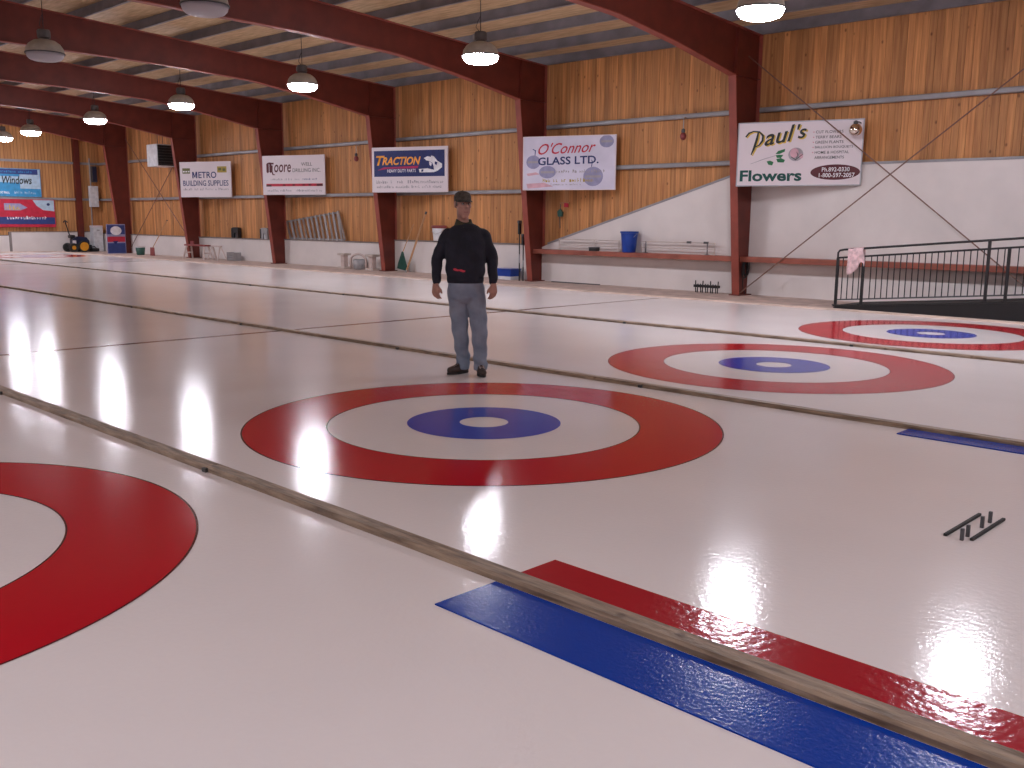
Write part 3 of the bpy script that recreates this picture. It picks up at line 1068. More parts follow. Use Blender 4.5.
# --- building supplies
t, L, H = sign('white building supplies sign with navy lettering and two small emblems', (30.34, -12.95), (28.03, -13.80), Z0, Z1, 'sign_white', edge='sign_white', group=SG)
fu = lambda cx: (cx - 58) / 308 * L
fv = lambda cy: (348 - cy) / 208 * H
flat(t, block_m(fu(133), fv(236), fu(164) - fu(133), 38 / 208 * H), 'ink_navy', 0.004, 'initial_letter')
letter(t, 'ETRO', fu(171), fv(236), fu(280) - fu(171), 38 / 208 * H, 'ink_navy', offset=0.014)
letter(t, 'BUILDING SUPPLIES', fu(75), fv(282), fu(350) - fu(75), 33 / 208 * H, 'ink_navy', offset=0.010)
flat(t, [rect(fu(73), fv(208), fu(120), fv(176))], 'ink_olive', 0.003, 'olive_emblem')
flat(t, [rect(fu(77 + 15 * i), fv(200), fu(87 + 15 * i), fv(192)) for i in range(3)], 'ink_white', 0.004, 'emblem_marks')
flat(t, [rect(fu(286), fv(204), fu(342), fv(168))], 'ink_gold', 0.003, 'gold_emblem')
flat(t, [rect(fu(292), fv(192), fu(310), fv(176)), rect(fu(318), fv(196), fu(336), fv(180))], 'ink_olive', 0.004, 'emblem_marks')
tiny_print(t, fu(75), fv(308), fu(355) - fu(75), 14 / 208 * H, 6, 'ink_grey', 21)

# --- two signs on the end wall (faces the camera: left end is at larger y)
EX = X_FAR - 0.13
t, L, H = sign('blue and white windows company sign above the red banner on the end wall', (EX, -8.0), (EX, -11.33), 2.40, 3.60, 'ink_sky', edge='ink_cyan', name='wall_banner', group='end wall banners')
k = L / 3.33
flat(t, [rect(0.02, H * 0.80, L - 0.1, H - 0.02)], 'ink_blue', 0.003, 'top_band')
flat(t, [rect(0.02, 0.02, L - 0.02, H * 0.29)], 'ink_cyan', 0.003, 'bottom_band')
flat(t, [rect(0.02, H * 0.29, L * 0.74, H * 0.80)], 'ink_cyan', 0.0025, 'cyan_field')
flat(t, [rect(L * 0.2, H * 0.5, L * 0.9, H * 0.72)], 'ink_sky', 0.003, 'pale_field')
letter(t, 'Windows', L * 0.52, H * 0.45, L * 0.37, H * 0.28, 'ink_black', 0.005, shear=0.2, offset=0.02)
tiny_print(t, L * 0.05, H * 0.85, L * 0.85, H * 0.09, 5, 'ink_cyan', 31)
tiny_print(t, L * 0.45, H * 0.09, L * 0.16, H * 0.13, 1, 'ink_white', 32)
tiny_print(t, L * 0.66, H * 0.10, L * 0.28, H * 0.09, 2, 'ink_sky', 33)
t, L, H = sign('red, white and blue banner hanging below the blue sign on the end wall', (EX, -8.0), (EX, -11.86), 1.08, 2.28, 'ink_red', edge='ink_red', name='wall_banner', group='end wall banners')
flat(t, [rect(0.02, H * 0.10, L - 0.02, H * 0.36)], 'ink_blue', 0.003, 'blue_band')
flat(t, [[(L * 0.76, H - 0.02), (L * 0.80, H * 0.78), (L * 0.87, H * 0.62), (L - 0.02, H * 0.58), (L - 0.02, H - 0.02)]], 'ink_sky', 0.003, 'pale_corner')
flat(t, [[(L * 0.45, H * 0.85), (L * 0.62, H * 0.85), (L * 0.70, H * 0.70), (L * 0.62, H * 0.60), (L * 0.45, H * 0.60)]], 'ink_lav', 0.003, 'arrow_mark')
tiny_print(t, L * 0.46, H * 0.62, L * 0.16, H * 0.18, 1, 'ink_yellow', 35)
tiny_print(t, L * 0.47, H * 0.28, L * 0.44, H * 0.12, 1, 'ink_white', 36)
flat(t, [oval(L * 0.93, H * 0.83, 0.07, 0.06)], 'ink_navy', 0.004, 'corner_dot')

# --- board leaning on the column next to the end wall
t = thing('sponsor_board', 'blue and red sponsor board leaning upright against a steel column', 'board', (36.62, -12.62, -0.03), math.radians(-90))
bl, bh = 0.82, 1.27
MB().box(0, bl, 0.0, 0.03, 0, bh).build('panel', 'ink_lav', t)
flat(t, [rect(0.02, bh * 0.02, bl - 0.02, bh * 0.36)], 'ink_blue', 0.003, 'blue_field')
flat(t, [rect(0.02, bh * 0.40, bl - 0.02, bh * 0.58)], 'ink_red', 0.003, 'red_band')
flat(t, [rect(0.02, bh * 0.66, bl - 0.02, bh * 0.97)], 'ink_blue', 0.002, 'upper_field')
flat(t, [oval(bl * 0.5, bh * 0.78, bl * 0.30, bh * 0.15)], 'ink_white', 0.004, 'white_patch')
flat(t, [[(bl * 0.3, bh * 0.42), (bl * 0.45, bh * 0.30), (bl * 0.6, bh * 0.44)]], 'ink_navy', 0.004, 'dark_mark')
MB().beam((bl * 0.5, 0.03, 0.9), (bl * 0.5, 0.30, 0.0), 0.05, 0.03).build('prop', 'handle_wood', t)
t.rotation_euler = (math.radians(0), 0, math.radians(-90))

# ================================================================== RAMP AND RAILING
RY0, RY1 = -12.15, -13.34
rz = lambda x: 0.0 + (3.05 - x) * 0.086
t = thing('ramp', 'black-sided ramp sloping up along the white wall behind the railing', 'ramp', (0, 0, 0))
XE = -3.2
MB().prism_y([(3.05, -0.03), (XE, -0.03), (XE, rz(XE)), (3.05, 0.0)], RY1, RY0 - 0.02).build('ramp_body', 'dark_grey', t)
MB().prism_y([(3.05, -0.03), (XE, -0.03), (XE, rz(XE)), (3.05, 0.0)], RY0 - 0.019, RY0).build('side_skirt', 'black', t)
MB().prism_y([(3.08, 0.0), (XE, rz(XE) + 0.002), (XE, rz(XE) + 0.025), (3.05, 0.022)], RY1, RY0 + 0.01).build('deck_mat', 'rubber', t)
t = thing('guard_railing', 'black metal railing with thin pickets along the ramp', 'railing', (0, RY0 - 0.06, 0))
hz = lambda x: 1.061 + (3.03 - x) * 0.0885
gz = lambda x: 0.915 + (3.03 - x) * 0.0885
bz = lambda x: 0.125 + (3.03 - x) * 0.088
MB().tube([(3.05, 0, gz(3.05)), (3.05, 0, hz(3.05) - 0.05), (3.02, 0, hz(3.02) - 0.01), (2.93, 0, hz(2.93)), (XE, 0, hz(XE))], 0.020, 8).build('handrail', 'black', t, smooth=True)
MB().beam((3.05, 0, gz(3.05)), (XE, 0, gz(XE)), 0.035, 0.035).build('top_rail', 'black', t)
MB().beam((3.05, 0, bz(3.05)), (XE, 0, bz(XE)), 0.025, 0.025).build('bottom_rail', 'dark_grey', t)
for x, tall in ((3.045, 0), (2.545, 0), (0.37, 1), (0.05, 0), (-2.3, 1), (-2.62, 0)):
    zt = hz(x) if tall else gz(x)
    MB().box(x - 0.022, x + 0.022, -0.022, 0.022, rz(x) + 0.02, zt).build('post', 'black', t)
    MB().box(x - 0.05, x + 0.05, -0.045, 0.045, rz(x) + 0.018, rz(x) + 0.034).build('foot_plate', 'black', t)
x = 2.94
pk = MB().box(-0.0075, 0.0075, -0.0075, 0.0075, 0.0, gz(3) - bz(3)).mesh('picket')
pk.materials.append(M['black'])
while x > XE + 0.05:
    if all(abs(x - q) > 0.045 for q in (2.545, 0.37, 0.05, -2.3, -2.62)):
        o = bpy.data.objects.new('picket', pk)
        COL.objects.link(o)
        o.parent = t
        o.location = (x, 0, bz(x))
    x -= 0.1085
# cloth hung over the rail
m = MB()
nu, nv = 16, 14
for i in range(nu + 1):
    for j in range(nv + 1):
        a = i / nu
        b = j / nv
        x = 2.84 - 0.30 * a - 0.05 * (b - 0.4)
        s = (b - 0.30) * (0.60 + 0.16 * math.sin(a * 5 + 1))
        top = hz(x) + 0.028
        yy = (0.042 if s > 0 else -0.042) * min(1, abs(s) / 0.05) + 0.022 * math.sin(a * 17 + b * 2) * min(1, abs(s) * 6)
        if s > 0.1:
            yy += 0.012
        zz = top - max(0, abs(s) - 0.01) + (0.03 * math.sin(a * 9) if b > 0.95 else 0)
        m.v.append((x + 0.012 * math.sin(b * 9 + a * 4), RY0 - 0.06 + yy, zz))
for i in range(nu):
    for j in range(nv):
        a0 = i * (nv + 1) + j
        m.f.append((a0, a0 + 1, a0 + nv + 2, a0 + nv + 1))
cl = m.build('cloth', 'cloth_pink', smooth=True)
sd = cl.modifiers.new('thick', 'SOLIDIFY')
sd.thickness = 0.006
tag(cl, 'crumpled pale pink cloth hung over the end of the black railing', 'cloth')

# ================================================================== THINGS ALONG THE SIDE WALL
SHZ = 0.815                                               # top of the red shelf
# blue bucket
t = thing('bucket', 'blue plastic bucket standing on the red shelf', 'bucket', (9.08, -13.635, SHZ))
MB().lathe([(0.155, 0.0), (0.165, 0.02), (0.205, 0.44), (0.205, 0.50), (0.192, 0.50), (0.19, 0.44), (0.15, 0.03)], 24).build('body', 'blue_plastic', t, smooth=True)
MB().lathe([(0.205, 0.455), (0.225, 0.46), (0.225, 0.50), (0.205, 0.505)], 24, caps=False).build('rim', 'blue_plastic', t)
MB().tube([(-0.225, 0, 0.46)] + [(-0.225 * math.cos(a), 0.12 * math.sin(a), 0.46 - 0.16 * math.sin(a)) for a in [math.pi * k / 12 for k in range(1, 12)]] + [(0.225, 0, 0.46)], 0.006, 5).build('handle', 'grey_metal', t)
# dark box on shelf
t = thing('small_box', 'small black box lying on the red shelf near the bucket', 'box', (10.15, -13.61, SHZ))
MB().box(-0.12, 0.12, -0.07, 0.07, 0, 0.07).build('body', 'black', t, bevel=0.01)
MB().box(-0.125, 0.125, -0.075, 0.075, 0.07, 0.10).build('lid', 'dark_grey', t, bevel=0.008)


def pipe_rack(x0, x1, label, ups):
    t = thing('pipe_rack', label, 'pipe rack', ((x0 + x1) / 2, -13.74, SHZ))
    h = (x0 - x1) / 2
    for z in (0.27, 0.13):
        MB().tube([(-h, 0, z), (h, 0, z)], 0.011, 6).build('rail', 'pvc', t)
    for u, mat in ups:
        MB().tube([(u * h, 0, 0), (u * h, 0, 0.28)], 0.012, 6).build('upright', mat, t)
        MB().box(u * h - 0.03, u * h + 0.03, -0.05, 0.05, 0, 0.012).build('foot', mat, t)
    return t


pipe_rack(11.45, 9.45, 'thin pale pipe rack on the red shelf behind the small black box', [(-0.98, 'pvc'), (-0.2, 'pvc'), (0.98, 'pvc')])
t = pipe_rack(8.80, 6.72, 'thin pale pipe rack with dark clips on the red shelf beside the bucket', [(-0.80, 'dark_grey'), (0.98, 'pvc'), (0.86, 'dark_grey'), (-0.98, 'pvc')])
MB().box(-0.38, -0.28, -0.025, 0.025, 0.25, 0.30).build('clip', 'dark_grey', t)
MB().box(-0.85, -0.74, -0.025, 0.025, 0.25, 0.30).build('clip', 'dark_grey', t)
# black peg rack on the floor
t = thing('boot_scraper', 'low black spiked rack standing on the floor before the white wall', 'rack', (6.78, -13.55, -0.03))
MB().box(-0.32, 0.32, -0.05, 0.05, 0.12, 0.18).build('bar', 'black', t)
for k in range(10):
    x = -0.30 + 0.0667 * k
    MB().tube([(x, 0.02 * (-1) ** k, 0), (x, 0, 0.20 if k % 3 else 0.27)], 0.014, 6).build('spike', 'black', t)
# black lath lying along the wall
tag(MB().box(10.0, 11.6, -13.70, -13.64, -0.03, -0.005).build('lath', 'dark_grey'), 'thin dark lath lying on the floor under the red shelf', 'lath')
# cable coil hanging on the flower-sign column
t = thing('cable_coil', 'dark coil of cable hanging low on the steel column under the flower sign', 'cable', (5.90, -13.66, 0.30))
for k in range(5):
    r = 0.13 + 0.012 * (k % 3)
    pts = [(-0.012 * k, r * math.cos(a) * 0.75 + 0.02 * math.sin(k), 0.22 + r * 1.35 * math.sin(a) + 0.015 * k) for a in [2 * math.pi * j / 20 for j in range(21)]]
    MB().tube(pts, 0.011, 5).build('loop', 'black', t)
MB().tube([(-0.02, 0.02, 0.42), (-0.03, 0.10, 0.1), (-0.02, 0.06, -0.18), (-0.03, -0.04, -0.32)], 0.011, 5).build('tail', 'black', t)

# hook with tools on the boards under the glass sign
t = thing('hanging_tool', 'dark green and red tool hanging on the boards below the glass sign', 'tool', (11.60, -13.98, 1.36))
MB().tube([(0, 0.02, 0.62), (0, 0.03, 0.45), (0.02, 0.03, 0.30), (0, 0.03, 0.0)], 0.012, 6).build('handle', 'dark_grey', t)
MB().prism_y([(-0.07, 0.30), (0.07, 0.30), (0.09, 0.44), (0.0, 0.50), (-0.09, 0.42)], 0.0, 0.06).build('head', 'green_plastic', t, bevel=0.01)
MB().prism_y([(-0.26, 0.54), (-0.12, 0.55), (-0.13, 0.66), (-0.25, 0.64)], 0.0, 0.03).build('tag', 'ink_red', t)
MB().box(-0.28, 0.06, -0.025, 0.0, 0.64, 0.67).build('hook_bar', 'handle_wood', t)


def wall_lamp(label, loc, chrome=False):
    t = thing('wall_lamp', label, 'wall lamp', loc)
    MB().tube([(0, 0.0, 0.48), (0, 0.06, 0.50), (0, 0.11, 0.44), (0, 0.11, 0.22)], 0.012, 6).build('bracket', 'grey_metal', t)
    MB().lathe([(0.03, 0.14), (0.045, 0.16), (0.045, 0.22), (0.02, 0.24)], 12, (0, 0.11, 0)).build('socket', 'dark_grey', t)
    MB().ellipsoid((0, 0.11, 0.07), (0.075, 0.075, 0.09), 14, 9).build('bulb', 'bench_red' if not chrome else 'chrome', t, smooth=True)
    return t


wall_lamp('small bracket lamp on the boards between glass and flower signs', (7.73, -13.89, 3.42))
wall_lamp('small bracket lamp on the boards between drilling and truck signs', (20.17, -13.89, 3.38))
# polished reflector lamp in front of the flower sign
t = thing('reflector_lamp', 'round polished reflector lamp in front of the flower sign corner', 'wall lamp', (3.50, -13.56, 3.375))
MB().ellipsoid((0, 0.02, 0), (0.125, 0.125, 0.125), 20, 12).build('globe', 'chrome', t, smooth=True)
MB().tube([(0, 0.0, 0.10), (-0.02, -0.06, 0.16), (-0.03, -0.15, 0.14)], 0.012, 6).build('bracket', 'dark_grey', t)
MB().lathe([(0.045, 0.09), (0.045, 0.16), (0.02, 0.18)], 12, (0, 0.02, 0)).build('socket', 'dark_grey', t)

# poles leaning on the glass-sign column
for dx, hgt, lab, mt in ((0.30, 1.55, 'black curling broom leaning with its brush up beside the glass sign column', 'black'),
                         (0.16, 1.20, 'shorter black curling broom leaning beside the glass sign column', 'black')):
    t = thing('curling_broom', lab, 'broom', (12.17 + dx, -13.33, -0.03))
    e = Vector((0.13, -0.13, hgt))
    MB().tube([(0, 0, 0), tuple(e * 0.8)], 0.016, 8).build('handle', mt, t)
    MB().tube([tuple(e * 0.3), tuple(e * 0.45)], 0.020, 8).build('grip', 'grey', t)
    MB().beam(tuple(e * 0.79), tuple(e), 0.09, 0.05, up=(1, 0, 0)).build('brush_head', 'black', t)
    MB().beam(tuple(e * 0.97), tuple(e * 1.02), 0.11, 0.06, up=(1, 0, 0)).build('bristles', 'dark_grey', t)
# blue tub on the floor
t = thing('storage_tub', 'low blue plastic tub on the floor beside the black brooms', 'tub', (13.12, -13.55, -0.03))
MB().box(-0.28, 0.28, -0.18, 0.18, 0, 0.09).build('base', 'box_white', t, bevel=0.01)
m = MB()
m.add([(-0.27, -0.17, 0.09), (0.27, -0.17, 0.09), (0.27, 0.17, 0.09), (-0.27, 0.17, 0.09), (-0.32, -0.20, 0.28), (0.32, -0.20, 0.28), (0.32, 0.20, 0.28), (-0.32, 0.20, 0.28)],
      [(3, 2, 1, 0), (4, 5, 6, 7), (0, 1, 5, 4), (1, 2, 6, 5), (2, 3, 7, 6), (3, 0, 4, 7)])
m.build('body', 'blue_plastic', t, bevel=0.012)
MB().box(-0.335, 0.335, -0.215, 0.215, 0.275, 0.30).build('rim', 'blue_plastic', t, bevel=0.006)

# green rake and wooden pole
t = thing('rake', 'green fan rake standing against the white wall beside a wooden pole', 'rake', (17.68, -13.60, -0.03))
MB().prism_y([(-0.26, 0.03), (0.26, 0.10), (0.20, 0.28), (0.02, 0.62), (-0.04, 0.62)], -0.012, 0.012).build('head', 'green_plastic', t, bevel=0.004)
for k in range(7):
    u = -0.23 + 0.075 * k
    MB().beam((u, 0.016, 0.05 + 0.012 * k), (0.0, 0.016, 0.60), 0.012, 0.01, up=(0, 1, 0)).build('tine', 'green_plastic', t)
MB().tube([(0.0, 0, 0.58), (-0.30, -0.20, 1.45)], 0.014, 7).build('handle', 'handle_wood', t)
t = thing('wooden_pole', 'long pale wooden pole leaning against the boards behind the man', 'pole', (17.40, -13.50, -0.03))
MB().tube([(0, 0, 0), (-0.50, -0.36, 1.74)], 0.030, 8).build('shaft', 'handle_wood', t)
MB().tube([(-0.50, -0.36, 1.74), (-0.523, -0.377, 1.82)], 0.032, 8).build('end_cap', 'dark_grey', t)
MB().tube([(0.006, 0.003, -0.0), (-0.023, -0.016, 0.08)], 0.034, 8).build('ferrule', 'grey_metal', t)
# white pail with dark red rim on the wall ledge
t = thing('pail', 'white pail with dark red rim on the wall ledge behind the man', 'bucket', (16.30, -13.87, 0.935))
for nm, mt, pr in (('body', 'box_white', [(0.20, 0), (0.215, 0.02), (0.265, 0.40), (0.25, 0.40), (0.2, 0.03)]), ('rim', 'bench_red', [(0.265, 0.37), (0.29, 0.38), (0.29, 0.45), (0.262, 0.455)])):
    m = MB().lathe(pr, 20, caps=(nm == 'body'))
    m.v = [(x, y * 0.55, z) for x, y, z in m.v]           # oval pail
    m.build(nm, mt, t, smooth=True)
MB().tube([(-0.28, 0, 0.40), (-0.2, 0.10, 0.26), (0, 0.15, 0.20), (0.2, 0.10, 0.26), (0.28, 0, 0.40)], 0.007, 5).build('handle', 'grey_metal', t)


# pedestal stands by the white wall
def stand(label, x, w):
    t = thing('pedestal_stand', label, 'stand', (x, -13.52, -0.03))
    MB().box(-w, w, -0.14, 0.14, 0.0, 0.06).build('base', 'pvc', t, bevel=0.008)
    MB().box(-w * 0.5, w * 0.5, -0.08, 0.08, 0.06, 0.42).build('stem', 'pale_leg', t, bevel=0.01)
    MB().box(-w, w, -0.14, 0.14, 0.42, 0.49).build('top', 'pvc', t, bevel=0.008)
    return t


stand('small beige pedestal stand on the floor, farther from the truck parts sign', 20.56, 0.19)
stand('small beige pedestal stand on the floor nearest the truck parts sign column', 19.08, 0.20)
t = thing('arched_hoop', 'beige arched hoop with a grey tub on the floor between two pedestal stands', 'hoop', (19.85, -13.55, -0.03))
MB().tube([(0.40, 0, 0), (0.40, 0, 0.26)] + [(0.40 * math.cos(a), 0, 0.26 + 0.22 * math.sin(a)) for a in [math.pi * k / 12 for k in range(1, 12)]] + [(-0.40, 0, 0.26), (-0.40, 0, 0)], 0.035, 8).build('hoop', 'pale_leg', t, smooth=True)
MB().lathe([(0.18, 0), (0.21, 0.02), (0.23, 0.30), (0.21, 0.31), (0.17, 0.03)], 18, (-0.10, 0.0, 0)).build('tub', 'grey', t, smooth=True)

# slatted rack leaning above the white wall
t = thing('slatted_rack', 'grey rack of leaning slats resting on the white wall ledge', 'rack', (22.8, -13.90, 0.84))
n = 13
for k in range(n):
    a = k / (n - 1)
    x = 1.62 - 3.05 * a
    zt = 0.62 + 0.34 * a
    MB().beam((x - 0.22, 0.03, 0.0), (x + 0.10, -0.03, zt), 0.10, 0.025, up=(0, 1, 0)).build('slat', 'grey' if k % 2 else 'grey_metal', t)
MB().beam((1.76, -0.065, 0.60), (-1.36, -0.065, 0.93), 0.05, 0.03, up=(0, 1, 0)).build('top_bar', 'grey_metal', t)
MB().beam((1.45, 0.0, 0.03), (-1.75, 0.0, 0.03), 0.05, 0.05, up=(0, 1, 0)).build('bottom_bar', 'grey', t)
MB().beam((-1.38, -0.03, 0.95), (-1.78, 0.0, 0.02), 0.08, 0.03, up=(0, 1, 0)).build('end_stay', 'grey_metal', t)
# two boxes on the ledge
for x, lab, m1 in ((28.0, 'dark speaker-like box with an arched opening on the white wall ledge', 'black'), (25.95, 'grey and black box on the white wall ledge beside a steel column', 'grey')):
    t = thing('ledge_box', lab, 'box', (x, -13.93, 0.803))
    MB().prism_y([(-0.24, 0), (-0.12, 0), (-0.10, 0.18), (0.04, 0.20), (0.08, 0), (0.24, 0), (0.22, 0.36), (0.16, 0.40), (-0.18, 0.40), (-0.23, 0.36)], -0.06, 0.08).build('shell', m1, t)
    MB().box(-0.10, 0.06, -0.05, 0.03, 0.0, 0.17).build('insert', 'box_white' if m1 == 'grey' else 'dark_grey', t)
    MB().box(0.17, 0.25, -0.05, 0.09, 0.02, 0.36).build('side_cheek', 'black', t)

# red plank bench with pale legs
t = thing('plank_bench', 'low red plank bench on pale splayed legs before the white wall', 'bench', (29.35, -13.10, -0.03))
MB().box(-0.62, 1.0, -0.13, 0.13, 0.50, 0.56).build('seat', 'bench_red', t, bevel=0.01)
MB().box(0.72, 0.98, -0.16, -0.12, 0.56, 0.68).build('end_board', 'bench_red', t)
for u in (-0.50, 0.85):
    for v in (-1, 1):
        MB().beam((u - math.copysign(0.0, u), v * 0.09, 0.50), (u + math.copysign(0.13, u), v * 0.2, 0.0), 0.06, 0.05).build('leg', 'pale_leg', t)
    MB().box(u - 0.03, u + 0.03, -0.14, 0.14, 0.22, 0.27).build('stretcher', 'pale_leg', t)
# pale trestle beside it
t = thing('trestle', 'pale folding trestle standing beside the red plank bench', 'trestle', (28.15, -13.15, -0.03))
MB().box(-0.36, 0.36, -0.04, 0.04, 0.50, 0.55).build('top_bar', 'pale_leg', t)
for u in (-0.30, 0.30):
    for v in (-1, 1):
        MB().beam((u, v * 0.02, 0.50), (u * 1.3, v * 0.20, 0.0), 0.045, 0.035).build('leg', 'pale_leg', t)
# low grey crate behind
t = thing('crate', 'low grey crate against the white wall behind the trestle', 'crate', (27.6, -13.55, -0.03))
for k in range(3):
    MB().box(-0.25, 0.25, 0.13, 0.15, 0.02 + 0.10 * k, 0.10 + 0.10 * k).build('slat', 'grey', t)
    MB().box(-0.25, 0.25, -0.15, -0.13, 0.02 + 0.10 * k, 0.10 + 0.10 * k).build('slat', 'grey', t)
for u in (-1, 1):
    MB().box(u * 0.25 - 0.012, u * 0.25 + 0.012, -0.15, 0.15, 0, 0.31).build('end_panel', 'grey', t)

# unit heater under the upper girt
t = thing('unit_heater', 'white unit heater with dark louvred face mounted high beside a column', 'heater', (32.95, -13.46, 3.58))
MB().box(-0.45, 0.47, -0.42, 0.36, 0, 0.88).build('case', 'box_white', t, bevel=0.02)
MB().box(-0.470, -0.45, -0.39, 0.33, 0.04, 0.84).build('grille_back', 'black', t)
for k in range(7):
    MB().box(-0.50, -0.47, -0.38, 0.32, 0.08 + 0.11 * k, 0.10 + 0.11 * k).build('louvre', 'dark_grey', t)
MB().tube([(0.2, 0, 0.88), (0.2, 0, roof_z(13.46) - 3.58)], 0.012, 6).build('hanger', 'dark_grey', t)
MB().tube([(-0.25, 0, 0.88), (-0.25, 0, roof_z(13.46) - 3.58)], 0.012, 6).build('hanger', 'dark_grey', t)

# shovel and green pail in the braced bay
t = thing('green_pail', 'small green pail on the floor beside the leaning board column', 'bucket', (34.7, -13.2, -0.03))
MB().lathe([(0.15, 0), (0.16, 0.02), (0.20, 0.34), (0.19, 0.34), (0.14, 0.03)], 16).build('body', 'green_plastic', t, smooth=True)
MB().lathe([(0.20, 0.31), (0.215, 0.31), (0.215, 0.345), (0.198, 0.345)], 16, caps=False).build('rim', 'box_white', t)
t = thing('snow_shovel', 'snow shovel leaning on the white wall beside the green pail', 'shovel', (33.7, -13.25, -0.03))
MB().tube([(0, 0, 0.28), (-0.42, -0.50, 1.45)], 0.018, 7).build('handle', 'handle_wood', t)
MB().prism_y([(-0.20, 0.0), (0.20, 0.0), (0.17, 0.34), (-0.17, 0.34)], -0.02, 0.01).build('blade', 'bench_red', t, bevel=0.006)
MB().tube([(-0.47, -0.50, 1.45), (-0.37, -0.50, 1.45)], 0.02, 7).build('grip', 'dark_grey', t)

# electric boxes in the far corner
t = thing('electrical_panel', 'white electrical panel box on the end wall corner with conduit', 'electrical panel', (X_FAR - 0.11, -13.62, 2.0))
MB().box(-0.16, 0, -0.2, 0.2, 0, 0.95).build('case', 'box_white', t, bevel=0.01)
MB().box(-0.172, -0.16, -0.17, 0.17, 0.05, 0.90).build('door', 'box_white', t, bevel=0.004)
MB().tube([(-0.07, 0.1, 0.95), (-0.07, 0.1, 2.2)], 0.03, 8).build('conduit', 'grey', t)
MB().tube([(-0.07, 0.14, 0.0), (-0.07, 0.14, -0.85)], 0.025, 8).build('conduit', 'grey', t)
t = thing('switch_cabinet', 'dark grey switch cabinet above the white electrical panel', 'cabinet', (X_FAR - 0.11, -13.60, 3.12))
MB().box(-0.14, -0.0, -0.22, 0.02, 0, 0.72).build('case', 'dark_grey', t, bevel=0.01)
MB().box(-0.152, -0.14, -0.19, -0.01, 0.04, 0.68).build('door', 'navy_body', t)
t = thing('storage_chest', 'tall white chest standing in the far corner below the electrical panel', 'chest', (X_FAR - 0.42, -13.55, -0.03))
MB().box(-0.2, 0.2, -0.22, 0.22, 0, 1.10).build('body', 'box_white', t, bevel=0.02)
MB().box(-0.21, 0.21, -0.23, 0.23, 1.10, 1.18).build('lid', 'sign_white', t, bevel=0.015)
MB().box(-0.235, -0.2, -0.06, 0.06, 0.95, 0.99).build('latch', 'grey', t)

# ice maintenance machine
t = thing('floor_machine', 'black ride-on machine with yellow wheel hubs parked by the end wall', 'machine', (39.55, -12.55, -0.03))
MB().box(-0.28, 0.30, -0.50, 0.42, 0.16, 0.32).build('chassis', 'black', t, bevel=0.02)
m = MB().prism_x([(-0.42, 0.32), (0.30, 0.32), (0.30, 0.60), (0.10, 0.70), (-0.30, 0.66), (-0.42, 0.50)], -0.22, 0.24)
m.build('hood', 'navy_body', t, bevel=0.03)
MB().box(-0.24, -0.18, 0.18, 0.34, 0.36, 0.52).build('side_panel', 'sign_white', t, bevel=0.02)
for yy, r in ((-0.10, 0.25), (0.36, 0.20)):
    for sx in (-0.33, 0.33):
        w = MB().disc_x((sx, yy, r), r, 0.14, 24).build('tyre', 'rubber', t)
        MB().disc_x((sx + math.copysign(0.075, sx), yy, r), r * (0.78 if r > 0.22 else 0.45), 0.02, 20).build('hub', 'yellow', w)
MB().box(-0.28, 0.28, -0.82, -0.50, 0.02, 0.16).build('blade_housing', 'black', t, bevel=0.02)
MB().tube([(0.0, -0.50, 0.18), (0, -0.70, 0.24), (0, -0.80, 0.14)], 0.03, 7).build('hitch', 'dark_grey', t)
MB().tube([(0, 0.30, 0.55), (0, 0.42, 0.90), (0, 0.52, 1.35)], 0.024, 7).build('steering_column', 'black', t)
MB().tube([(-0.22, 0.52, 1.33), (0, 0.53, 1.40), (0.22, 0.52, 1.33)], 0.026, 7).build('handlebar', 'black', t)
MB().box(-0.17, 0.17, 0.18, 0.40, 0.62, 0.76).build('seat', 'black', t, bevel=0.04)


# ================================================================== THE MAN
def blob(mb, voxel, smooth=6):
    """weld overlapping closed shapes into one continuous skin"""
    o = bpy.data.objects.new('weld', mb.mesh('weld'))
    COL.objects.link(o)
    rm = o.modifiers.new('r', 'REMESH')
    rm.mode = 'VOXEL'
    rm.voxel_size = voxel
    sm = o.modifiers.new('s', 'SMOOTH')
    sm.factor = 0.5
    sm.iterations = smooth
    bpy.context.view_layer.update()
    me = bpy.data.meshes.new_from_object(o.evaluated_get(bpy.context.evaluated_depsgraph_get()))
    bpy.data.objects.remove(o)
    return me


MAN = (1.822, -1.505)
facing = math.atan2(5.105 - MAN[1], -5.285 - MAN[0])       # towards the camera
man = thing('person', 'man in dark sweater, cap and faded jeans standing on the ice behind the house', 'person', (MAN[0], MAN[1], 0.0), facing + math.pi / 2)
HZ = 1.708
HX, HY = -0.035, -0.015
head_rot = Matrix.Rotation(math.radians(22), 3, 'Z')       # turned towards his left
hp = lambda x, y, z: tuple(Vector((HX, HY, HZ)) + head_rot @ Vector((x, y, z)))

SHL, ELL, WRL = (-0.190, 0.01, 1.425), (-0.292, 0.045, 1.18), (-0.303, -0.035, 0.935)
SHR, ELR, WRR = (0.172, 0.01, 1.425), (0.262, 0.045, 1.18), (0.268, -0.035, 0.935)
HIPL, KNL, ANL = (-0.095, 0.02, 0.90), (-0.066, 0.02, 0.50), (-0.034, 0.08, 0.085)
HIPR, KNR, ANR = (0.090, 0.0, 0.90), (0.130, -0.035, 0.50), (0.143, -0.02, 0.085)

b = MB()
